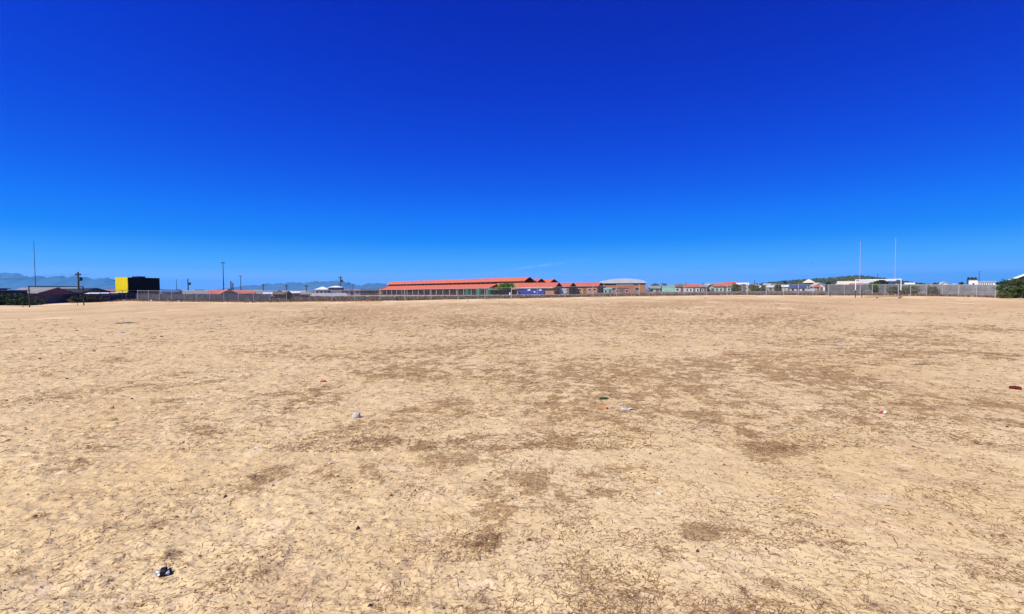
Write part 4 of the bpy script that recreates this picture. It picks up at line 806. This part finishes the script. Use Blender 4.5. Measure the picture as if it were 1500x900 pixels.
# woven wire
V = []; Q = []; b = 0; rw = .0024; xs_all = []
for (x0, y0, z0, p0), (x1, y1, z1, p1) in zip(FP[:-1], FP[1:]):
    if p0 < 185: continue
    ln = math.hypot(x1 - x0, y1 - y0); hh = FH - .08
    for sgn in (1, -1):
        s = -hh if sgn > 0 else 0.0
        end = ln if sgn > 0 else ln + hh
        while s < end:
            # wire from (s, 0) going sgn
            a0 = s; z_a = 0.0; a1 = s + sgn * hh; z_b = hh
            if sgn > 0:
                if a0 < 0: z_a = -a0; a0 = 0
                if a1 > ln: z_b = hh - (a1 - ln); a1 = ln
            else:
                if a0 > ln: z_a = a0 - ln; a0 = ln
                if a1 < 0: z_b = hh + a1; a1 = 0
            if z_b > z_a + .01:
                for A, B in (((a0, z_a), (a1, z_b)),):
                    pA = np.array([x0 + (x1 - x0) * A[0] / ln, y0 + (y1 - y0) * A[0] / ln - 80, z0 + (z1 - z0) * A[0] / ln + A[1] + .03]); pB = np.array([x0 + (x1 - x0) * B[0] / ln, y0 + (y1 - y0) * B[0] / ln - 80, z0 + (z1 - z0) * B[0] / ln + B[1] + .03])
                    for off in ((0, -rw, rw), (0, rw, 0), (0, -rw, -rw)):
                        V.append(pA + off)
                    for off in ((0, -rw, rw), (0, rw, 0), (0, -rw, -rw)):
                        V.append(pB + off)
                    for i in range(3): Q.append((b + i, b + (i + 1) % 3, b + 3 + (i + 1) % 3, b + 3 + i))
                    b += 6
            s += .085
fm = fast_mesh('wire_mesh', np.array(V), np.array(Q), [M['wire']], kind='stuff'); fm.parent = fence
print('wire quads', len(Q))

# ---------------------------------------------------------------- goals
def goal(label, pxa, pya, pxb, pyb, Ya, Yb, bar_py, ups, m, lower=None, r=.055):
    xa, xb = wpx(pxa, Ya), wpx(pxb, Yb); za, zb_ = gz(xa, Ya) - .05, gz(xb, Yb) - .05
    root = empty('goalposts', ((xa + xb) / 2, (Ya + Yb) / 2, 0), 0, label, 'goalposts'); O = Vector(((xa + xb) / 2, (Ya + Yb) / 2, 0))
    ta, tb = zt(pxa, bar_py[0], Ya), zt(pxb, bar_py[1], Yb)
    A, B = Vector((xa, Ya, 0)), Vector((xb, Yb, 0))
    for P, z0_, top in ((A, za, ta), (B, zb_, tb)):
        lz = z0_ + 1.05
        if lower:
            MB().tube(P - O + Vector((0, 0, z0_ - .2)), P - O + Vector((0, 0, lz)), r * 1.1, n=10).build('post_foot', lower, root)
            MB().tube(P - O + Vector((0, 0, lz + .002)), P - O + Vector((0, 0, top)), r, n=10).build('post', m, root)
        else: MB().tube(P - O + Vector((0, 0, z0_ - .2)), P - O + Vector((0, 0, top)), r, n=10).build('post', m, root)
    d = (B - A).normalized() * .055
    MB().tube(A - O + Vector((0, 0, ta)) - d, B - O + Vector((0, 0, tb)) + d, r * 1.05, n=10).build('crossbar', m, root)
    for pxu, topy, m2 in ups:
        t = (pxu - pxa) / (pxb - pxa); P = A.lerp(B, t); zz = ta + (tb - ta) * t
        MB().tube(P - O + Vector((0, 0, zz + r)), P - O + Vector((0, 0, zt(pxu, topy, P.y))), r * .65, r * .3, n=10).build('upright', m2, root)
    return root
pinkm = mat('faded_pinkish_paint', (.50, .40, .46), .6, (.36, .28, .36), 3)
goal('dark goal frame with one tall upright on the left of the field', 43.2, 450, 122.7, 447.5, 59, 62, (419.6, 420.4), [(52.7, 353.5, M['dark_steel'])], M['dark_steel'], r=.06)
goal('white goal frame with two very tall faded uprights, right', 1253.2, 437, 1319.7, 438, 64, 60, (410.4, 409.3), [(1259.6, 353.5, pinkm), (1311.2, 348.5, pinkm)], M['white'], M['rust'], r=.043)
def stake(label, px, Y, h, m, r=.03):
    x = wpx(px, Y); s = empty('metal_stake', (x, Y, gz(x, Y)), 0, label, 'stake')
    MB().tube((0, 0, -.1), (random.uniform(-.05, .05), 0, h), r, r * .8, 7).build('shaft', m, s); MB().tube((0, 0, -.02), (0, 0, .03), r * 2.5, r * 1.8, 8).build('collar', m, s); return s
stake('thin dark stake left of the left goal', 33.4, 58.5, .4, M['dark_steel'])
stake('thin dark stake behind the right post of the left goal', 113.4, 62.5, .35, M['dark_steel'])
stake('rusty leaning stub behind the left post of the white goal', 1262.6, 68, .95, M['rust'], .05)
stake('short rusty stub left of the white goal', 1216, 74, .6, M['rust'], .05)
stake('short dark stub in front of the white goal right foot', 1317, 59, .12, M['rust'], .05)
tr = empty('goal_net_pole', (wpx(1300, 66), 66, gz(wpx(1300, 66), 66)), R(3), 'rusty ground bar lying behind the white goal', 'bar')
MB().tube((-3.2, 0, .05), (0, .1, .09), .03, n=7).build('bar_half', M['rust'], tr); MB().tube((0, .1, .09), (2.2, 0, .05), .03, n=7).build('bar_half', M['rust'], tr)

# ---------------------------------------------------------------- poles and masts
def utility(label, px, Y, topy, r, cross=True, transformer=False, m='wood'):
    x = wpx(px, Y); H = zt(px, topy, Y); root = empty('utility_pole', (x, Y, gz(x, Y)), R(random.uniform(-15, 15)), label, 'utility pole')
    MB().tube((0, 0, -.3), (0, 0, H), r, r * .75, 8).build('pole', M[m], root)
    k = r / .14
    if cross:
        MB().box(-.42 * k, .42 * k, -.07 * k, .07 * k, H * .88, H * .88 + .14 * k).build('crossarm', M[m], root)
        for s in (-.36, -.18, .18, .36): MB().tube((s * k, 0, H * .88 + .141 * k), (s * k, 0, H * .88 + .32 * k), .06 * k, .03 * k, 6).build('insulator', M['dark_steel'], root)
    if transformer:
        MB().lathe([(.2 * k, H * .70), (.24 * k, H * .71), (.24 * k, H * .81), (.18 * k, H * .82)], 10, (.32 * k, 0)).build('transformer', M['dark_steel'], root)
        MB().box(-.04 * k, .34 * k, -.05 * k, .05 * k, H * .695, H * .70).build('bracket', M['dark_steel'], root)
    return root
utility('grey utility pole with crossarm rising beside the left goal', 116, 92, 399.2, .17, True, True)
utility('dark utility pole with transformer behind the wide grey roof', 276.2, 115, 409.2, .15, False, True)
utility('thick dark pole, left one of the pair by the red roof', 339, 140, 412, .2, False)
utility('slightly shorter pole, right one of the pair by the red roof', 341.7, 140, 414.5, .2, False)
utility('small pole with crossarm above the mottled cream roof', 386, 170, 416.2, .18)
utility('small pole with crossarm above the dark tree', 420.2, 160, 417.6, .18)
utility('short pole between the white roofs and the cream house', 449.2, 180, 418, .2)
utility('tall dark pole right of the cream two storey house', 499.3, 190, 404.5, .24, True, True)
utility('faint thin pole left of the school', 517.4, 220, 416, .16, False)
utility('thin pole rising from the roofs behind the shacks', 1105.2, 230, 409.8, .18, False)
utility('thin dark pole above the goal crossbar', 1285.3, 160, 400.6, .14, False)
utility('short stub pole left of the far red roof', 1005, 210, 413, .14, False)
def mast(label, px, Y, topy, r, head=True, m='galv', one_side=False):
    x = wpx(px, Y); H = zt(px, topy, Y); root = empty('lamp_mast', (x, Y, 0), 0, label, 'lamp mast')
    MB().tube((0, 0, -.3), (0, 0, H), r, r * .45, 8).build('pole', M[m], root); k = r / .42
    if head and not one_side:
        MB().lathe([(.15 * k, H - .1), (1.1 * k, H - .02), (1.1 * k, H + .22 * k), (.3 * k, H + .3 * k)], 10).build('lamp_ring', M['dark_steel'], root)
        for i in range(5):
            a = i * 2 * math.pi / 5; MB().box(-.22 * k, .22 * k, -.22 * k, .22 * k, -.2 * k, 0).build('lamp', M['dark_steel'], root).location = (1.05 * k * math.cos(a), 1.05 * k * math.sin(a), H - .03)
    elif head:
        MB().tube((0, 0, H - .002), (1.4 * k, 0, H + .25 * k), .1 * k, .07 * k, 6).build('lamp_arm', M[m], root); MB().box(1.0 * k, 2.4 * k, -.25 * k, .25 * k, H + .02 * k, H + .22 * k).build('lamp', M['dark_steel'], root)
    return root
mast('tall dark lamp mast behind the grey gabled house', 328.2, 200, 385.3, .24, m='dark_steel')
mast('faint shorter lamp mast right of the tall dark one', 353.4, 300, 404.8, .3, m='dark_steel')
mast('very thin pole between the black wall and the transformer pole', 259.4, 240, 409, .16, head=False, m='dark_steel')
mast('tall faint lamp mast right of the hall', 948, 330, 380.5, .15, m='wire')
mast('faint lamp mast above the beige pyramid roof', 1188.3, 300, 386, .13, m='wire')
mast('street lamp with side arm above the white flat building', 1433.7, 105, 398.2, .085, one_side=True, m='dark_steel')
mast('low lamp with white head above the long low house, far left', 10.5, 100, 418.2, .1, one_side=True, m='pale_roof')

# overhead cables from the pole beside the left goal
cbz = zt(116, 401, 92)
cab = empty('overhead_cables', (wpx(116, 92), 92, 0), 0, 'thin overhead cables running left from the grey utility pole', 'cables')
for off in (-.45, .0, .45):
    pts_ = [Vector((-26 * t, 6 * off, cbz - 1.2 * math.sin(math.pi * t) * .8 + off * .1)) for t in [i / 10 for i in range(11)]]
    mb = MB()
    for a_, b_ in zip(pts_[:-1], pts_[1:]): mb.tube(a_, b_, .018, n=4, cap=False)
    mb.build('cable', M['dark_steel'], cab)

# ---------------------------------------------------------------- litter on the field
def lump(name, label, cat, px, py, sx, sy, sz_, m, seed=0, jag=.25, part=None):
    x, y = gp(px, py); z = float(groundz(x, y))
    import bmesh
    bm = bmesh.new(); bmesh.ops.create_icosphere(bm, subdivisions=2, radius=1.0); rs = random.Random(seed * 13 + int(px))
    cuts = [Vector((0, 0, 1)), Vector((.1, -1, .25)).normalized(), Vector((1, .1, .2)).normalized()] + [Vector((rs.uniform(-1, 1), rs.uniform(-1, 1), rs.uniform(-.2, 1))).normalized() for _ in range(4)]
    for v in bm.verts:
        for c in cuts:
            d = v.co.dot(c)
            if d > .66: v.co -= c * (d - .66) * .95
        v.co *= 1 + rs.uniform(-.05, .05) * jag * 2
        v.co.z = max(v.co.z, -.45)
        v.co = Vector((v.co.x * sx / 2, v.co.y * sy / 2, (v.co.z + .35) * sz_ / 1.3))
    me_ = bpy.data.meshes.new(name); bm.to_mesh(me_); bm.free(); me_.materials.append(m)
    o = bpy.data.objects.new(name, me_); o.location = (x, y, z - .003); o.rotation_euler = (0, 0, rs.uniform(-.4, .3)); link(o, None, label, cat); return o
lump('stone', 'pale grey chunk of concrete on the sand left of centre', 'stone', 522, 611, .13, .11, .09, M['stone'], 1)
lump('stone', 'small flat grey stone on bare sand right of centre', 'stone', 967, 724, .055, .04, .022, M['stone'], 2)
lump('pebble', 'small orange pebble below the footprints', 'pebble', 592, 806, .028, .025, .02, M['brick_piece'], 3)
lump('pebble', 'orange flat pebble near the bottom edge right of centre', 'pebble', 1147, 881, .03, .022, .015, M['brick_piece'], 4)
clods = [(972,494,.10,'dark clod in the brown band right of centre'),(867,466,.10,'tiny black clod far out right of the middle'),(113,485,.13,'dark clod at the far left beneath the goal'),(237,494,.14,'dark flat clod right of the white scrap on the left'),(138,515,.10,'black clod on pale sand, left'),(10,587,.07,'dark clod at the very left edge'),(44,592,.055,'dark clod second from the left edge'),(98,556,.07,'dark pointed clod, left'),(58,527,.09,'dark thin clod near the left edge'),(412,549,.05,'small black clod left of the orange scrap'),(478,451,.25,'black clod near the fence, left of centre'),(988,438,.3,'black speck of rubble by the fence right of the hall'),(685,443,.3,'dark rubble by the fence below the water tanks'),(30,547,.05,'little brown clod at left'),(193,585,.05,'round dark clod above the green weed'),(118,628,.04,'tiny dark clod below the clay lump'),(658,638,.035,'dark reddish clod centre field'),(719,577,.04,'dark clod below the brown patch'),(272,590,.04,'dark clod on trampled sand left of centre'),(555,700,.025,'thin dark clod above the dead grass'),(433,797,.03,'brownish clod between footprints'),(51,759,.04,'reddish brown clod lower left'),(271,831,.022,'tiny dark hole edged clod right of the crushed can'),(1475,626,.05,'dark clod at right below the cloth'),(1033,441,.25,'small dark rubble before the fence'),(77,497,.08,'small dark clod upper left field')]
for px, py, s, lab in clods: lump('clod', lab, 'clod', px, py, s * .85, s * .6, s * .38, M['dark_stone'], 5)
lump('clay_lump', 'brown and orange lump of clay at left above the green weed', 'clay lump', 164, 600, .07, .05, .05, M['brick_piece'], 7)
# broken brick
x, y = gp(883, 599); bz = float(groundz(x, y))
bk = empty('broken_brick', (x, y, bz), R(-12), 'broken orange brick on the sand right of centre', 'brick'); bk.scale = (.8, .8, .8)
MB().add([(-.065, -.04, 0), (.062, -.045, 0), (.055, .04, 0), (-.06, .045, 0), (-.05, -.035, .05), (.055, -.04, .055), (.04, .035, .058), (-.055, .04, .045)], [(0, 3, 2, 1), (4, 5, 6, 7), (0, 1, 5, 4), (1, 2, 6, 5), (2, 3, 7, 6), (3, 0, 4, 7)]).build('brick_half', M['brick_piece'], bk)
MB().add([(-.12, -.05, 0), (-.075, -.055, 0), (-.07, -.01, 0), (-.11, .0, 0), (-.10, -.03, .022), (-.08, -.02, .02)], [(0, 1, 4), (1, 5, 4), (1, 2, 5), (2, 3, 5), (3, 4, 5), (3, 0, 4), (0, 3, 2, 1)]).build('brick_chip', M['brick_piece'], bk)
def sheet(name, label, cat, px, py, sx, sy, m, amp=.01, yaw=0., holes=0, m2=None):
    x, y = gp(px, py); z = float(groundz(x, y)); n_ = 9; rs = random.Random(int(px)); vs_ = []; fs = []
    ph = [rs.uniform(0, 6) for _ in range(4)]
    for L_ in (0, 1):
        for j in range(n_):
            for i in range(n_):
                u = i / (n_ - 1) * 2 - 1; v = j / (n_ - 1) * 2 - 1; e = 1 - .22 * math.sin(3 * math.atan2(v, u) + ph[0]) * max(abs(u), abs(v))
                zz = amp * (.6 + .5 * math.sin(u * 4 + ph[1]) + .5 * math.sin(v * 5 + u * 2 + ph[2])) + (.003 if L_ else 0)
                vs_.append((u * sx / 2 * e, v * sy / 2 * e, max(zz, 0) + .002))
    nn = n_ * n_
    for j in range(n_ - 1):
        for i in range(n_ - 1):
            a = j * n_ + i; fs.append((a + nn, a + 1 + nn, a + n_ + 1 + nn, a + n_ + nn)); fs.append((a, a + n_, a + n_ + 1, a + 1))
    rim = [i for i in range(n_)] + [j * n_ + n_ - 1 for j in range(1, n_)] + [(n_ - 1) * n_ + i for i in range(n_ - 2, -1, -1)] + [j * n_ for j in range(n_ - 2, 0, -1)]
    for k in range(len(rim)): a, b2 = rim[k], rim[(k + 1) % len(rim)]; fs.append((a, b2, b2 + nn, a + nn))
    root = empty(name, (x, y, z), yaw, label, cat); MB().add(vs_, fs).build('crumpled_sheet', m, root)
    if m2: MB().box(-sx * .55, -sx * .2, -sy * .3, sy * .2, amp * .5, amp * 1.6).build('coloured_flap', m2, root)
    return root
sheet('plastic_scrap', 'pale blue plastic scrap right of the broken brick', 'plastic scrap', 918, 601, .13, .07, M['plastic_blue'], .012, .1)
sheet('paper_packet', 'crumpled white and red packet on the sand at right', 'packet', 1293, 607, .075, .06, M['paper'], .022, .3, m2=M['red_plastic'])
sheet('plastic_scrap', 'orange red plastic scrap left of centre', 'plastic scrap', 474, 559, .10, .09, M['red_plastic'], .018, .4)
sheet('plastic_scrap', 'clear whitish plastic scrap on the trampled sand, left', 'plastic scrap', 287, 557, .10, .10, M['plastic_blue'], .01, .4)
sheet('paper_scrap', 'small white scrap far out on the left field', 'paper scrap', 178, 488, .2, .2, M['paper'], .02, .4)
sheet('paper_scrap', 'faint white scrap in the brown band, centre right', 'paper scrap', 1010, 508, .14, .12, M['plastic_blue'], .012, .4)
sheet('paper_scrap', 'pale scrap on the upper right field', 'paper scrap', 1232, 505, .12, .10, M['pale_wall'], .01, .0)
sheet('plastic_scrap', 'long flat greenish scrap far out left', 'plastic scrap', 181, 474, .75, .5, M['leaf_grey'], .03, .0)
sheet('paper_scrap', 'small whitish wrapper beside dead grass, left of centre', 'paper scrap', 375, 659, .05, .035, M['paper'], .008, .2)
sheet('paper_scrap', 'tiny white scrap left of the footprints', 'paper scrap', 484, 679, .03, .022, M['paper'], .006, .9)
sheet('plastic_scrap', 'flat dusty terracotta scrap in mid field', 'plastic scrap', 945, 643, .08, .04, M['brick_piece'], .004, .1)
# maroon cloth
x, y = gp(1487, 570); z = float(groundz(x, y)); mc = empty('crumpled_cloth', (x, y, z), R(-25), 'crumpled maroon cloth lying at the right edge', 'cloth'); mc.scale = (.62, .7, .8)
import bmesh
for k, (ox, oy, s) in enumerate(((-.06, .0, .055), (0, -.01, .06), (.06, -.02, .055))):
    bm = bmesh.new(); bmesh.ops.create_icosphere(bm, subdivisions=3, radius=s); rs = random.Random(k)
    for v in bm.verts:
        n3 = math.sin(v.co.x * 90 + k) * math.sin(v.co.y * 110 + k * 2) * math.sin(v.co.z * 70); v.co *= 1 + .28 * n3; v.co.z = max(v.co.z * .75 + s * .35, 0); v.co.x += ox; v.co.y += oy
    me_ = bpy.data.meshes.new('fold'); bm.to_mesh(me_); bm.free(); me_.materials.append(M['maroon']); link(bpy.data.objects.new('fold', me_), mc)
# green bottle shard, plank, crushed can, stick
x, y = gp(884, 585); bt = empty('bottle_shard', (x, y, float(groundz(x, y))), R(8), 'dark green bottle piece lying above the broken brick', 'bottle piece')
MB().tube((-.06, 0, .016), (.04, 0, .018), .018, .018, 9).build('shard_body', M['bottle_green'], bt); MB().tube((.041, 0, .018), (.075, 0, .014), .016, .008, 9).build('shard_neck', M['bottle_green'], bt)
x, y = gp(1078, 520); pk = empty('timber_plank', (x, y, float(groundz(x, y)) + .03), R(3), 'pale timber plank lying flat on the right field', 'plank')
MB().add([(-.32, -.03, 0), (.30, -.025, 0), (.32, .03, 0), (-.31, .035, 0), (-.32, -.03, .045), (.30, -.025, .03), (.32, .03, .03), (-.31, .035, .045)], [(0, 3, 2, 1), (4, 5, 6, 7), (0, 1, 5, 4), (1, 2, 6, 5), (2, 3, 7, 6), (3, 0, 4, 7)]).build('board', M['timber'], pk)
MB().add([(-.40, -.02, 0), (-.325, -.02, 0), (-.325, .02, 0), (-.39, .01, 0), (-.40, -.015, .02), (-.325, -.02, .035), (-.325, .02, .035), (-.39, .01, .02)], [(0, 3, 2, 1), (4, 5, 6, 7), (0, 1, 5, 4), (1, 2, 6, 5), (2, 3, 7, 6), (3, 0, 4, 7)]).build('splinter', M['timber'], pk)
x, y = gp(240, 841); cn = empty('crushed_can', (x, y, float(groundz(x, y))), R(20), 'crushed tin can with dark opening near the bottom left', 'can')
c_ = MB(); nA = 18; rings = []
for k in range(7):
    t = k / 6; xx = -.033 + .066 * t; sq = .72 + .2 * math.sin(t * 7)
    rings.append([(xx + .003 * math.sin(i * 1.7 + k), math.cos(2 * math.pi * i / nA) * .024 * (1 + .12 * math.sin(i * 2 + k)), .017 + math.sin(2 * math.pi * i / nA) * .019 * sq) for i in range(nA)])
vv = [v for r_ in rings for v in r_]; ff = [(k * nA + i, k * nA + (i + 1) % nA, (k + 1) * nA + (i + 1) % nA, (k + 1) * nA + i) for k in range(6) for i in range(nA)] + [tuple(range(nA))]
c_.add(vv, ff).build('can_body', M['tin'], cn)
MB().tube((.026, 0, .017), (.0335, 0, .017), .019, .019, 14).build('opening_shade', M['black'], cn)  # solid black plug; the shade inside the can as colour
MB().tube((-.012, -.001, .0175), (.012, -.001, .0175), .0262, .0258, 14, cap=False).build('label_band', M['navy'], cn)
def stick(label, px, py, l_, yaw, m, r=.003):
    x, y = gp(px, py); z = float(groundz(x, y)); s = empty('stick', (x, y, z + .004), R(yaw), label, 'stick')
    MB().tube((-l_ / 2, 0, .002), (.1 * l_, .04 * l_, .006), r, r * .9, 6).build('stem', m, s); MB().tube((.1 * l_, .04 * l_, .006), (l_ / 2, 0, .003), r * .9, r * .5, 6).build('stem', m, s)
    MB().tube((.1 * l_, .04 * l_, .006), (.22 * l_, .14 * l_, .012), r * .5, r * .25, 5).build('side_twig', m, s)
stick('short white stick beside the dead grass, centre', 756, 777, .05, 105, M['paper'], .0022)
stick('thin brown twig on bare sand right of centre', 953, 761, .085, -14, M['bark'], .002)
stick('brown twig leaning up to the right, lower right', 1312, 794, .12, 62, M['bark'], .002)
stick('brown straight twig on the middle right field', 1352, 535, .26, -18, M['bark'], .008)
stick('dark twig right of the bottom, on bare sand', 1136, 814, .07, -25, M['bark'], .0022)
stick('reddish twig in the middle of the field', 615, 693, .045, -12, M['brick_piece'], .003)
stick('white straw piece lower right of centre', 1065, 772, .04, 95, M['paper'], .0018)
def weed(label, px, py, s):
    x, y = gp(px, py); z = float(groundz(x, y)); root = empty('green_weed', (x, y, z), 0, label, 'weed')
    for k in range(9):
        a = k * .7 + random.uniform(-.2, .2); l_ = s * random.uniform(.6, 1.1)
        v = [(0, 0, .004), (math.cos(a - .25) * l_ * .5, math.sin(a - .25) * l_ * .5, s * .28), (math.cos(a) * l_, math.sin(a) * l_, s * .12), (math.cos(a + .25) * l_ * .5, math.sin(a + .25) * l_ * .5, s * .28), (math.cos(a) * l_ * .5, math.sin(a) * l_ * .5, s * .22)]
        MB().add(v, [(0, 1, 4), (1, 2, 4), (2, 3, 4), (3, 0, 4)]).build('leaf', M['fresh'], root)
weed('small bright green weed on the sand, left', 168, 615, .07)
weed('small green weed on the left above the dry patches', 304, 537, .08)
weed('tiny green weed left of the orange scrap', 368, 575, .05)
# rubble along the fence foot, left part
rub_labels = ['pale rubble block at the foot of the fence below the black building', 'white rubble piece beside the second mesh post', 'grey rubble piece in weeds at the fence', 'broken pale block near the fence, left stretch']
for (px, py, s, lab, mm) in ((222, 441.5, .5, rub_labels[0], 'white'), (247, 441.8, .35, rub_labels[1], 'paper'), (262, 440.8, .4, rub_labels[2], 'stone'), (182, 440, .45, rub_labels[3], 'stone'), (1317, 441.5, .3, 'dark rubble at the foot of the right white goalpost', 'dark_stone'), (1285, 437.8, .3, 'dark clod inside the white goal mouth', 'dark_stone')):
    Y = 80 if px > 1000 else 82; 
    o = lump('rubble', lab, 'rubble', px, 446, s, s * .7, s * .5, M[mm], 8); x_ = wpx(px, fY(px) - 3 if px < 1000 else 62); y_ = fY(px) - 3 if px < 1000 else 62; o.location = (x_, y_, gz(x_, y_))

# ---------------------------------------------------------------- haze
hz = MB().box(-22000, 22000, -22000, 22000, -8, 540)
hm = bpy.data.materials.new('haze'); hm.use_nodes = True; t = hm.node_tree; t.nodes.clear()
out = t.nodes.new('ShaderNodeOutputMaterial'); pv = t.nodes.new('ShaderNodeVolumePrincipled'); pv.inputs['Color'].default_value = (.10, .56, 1.0, 1); pv.inputs['Density'].default_value = 6.8e-5; pv.inputs['Anisotropy'].default_value = 0.0
t.links.new(pv.outputs[0], out.inputs['Volume'])
hz.build('haze', hm, None, kind='stuff', label='thin blue haze in the distant air', cat='haze')
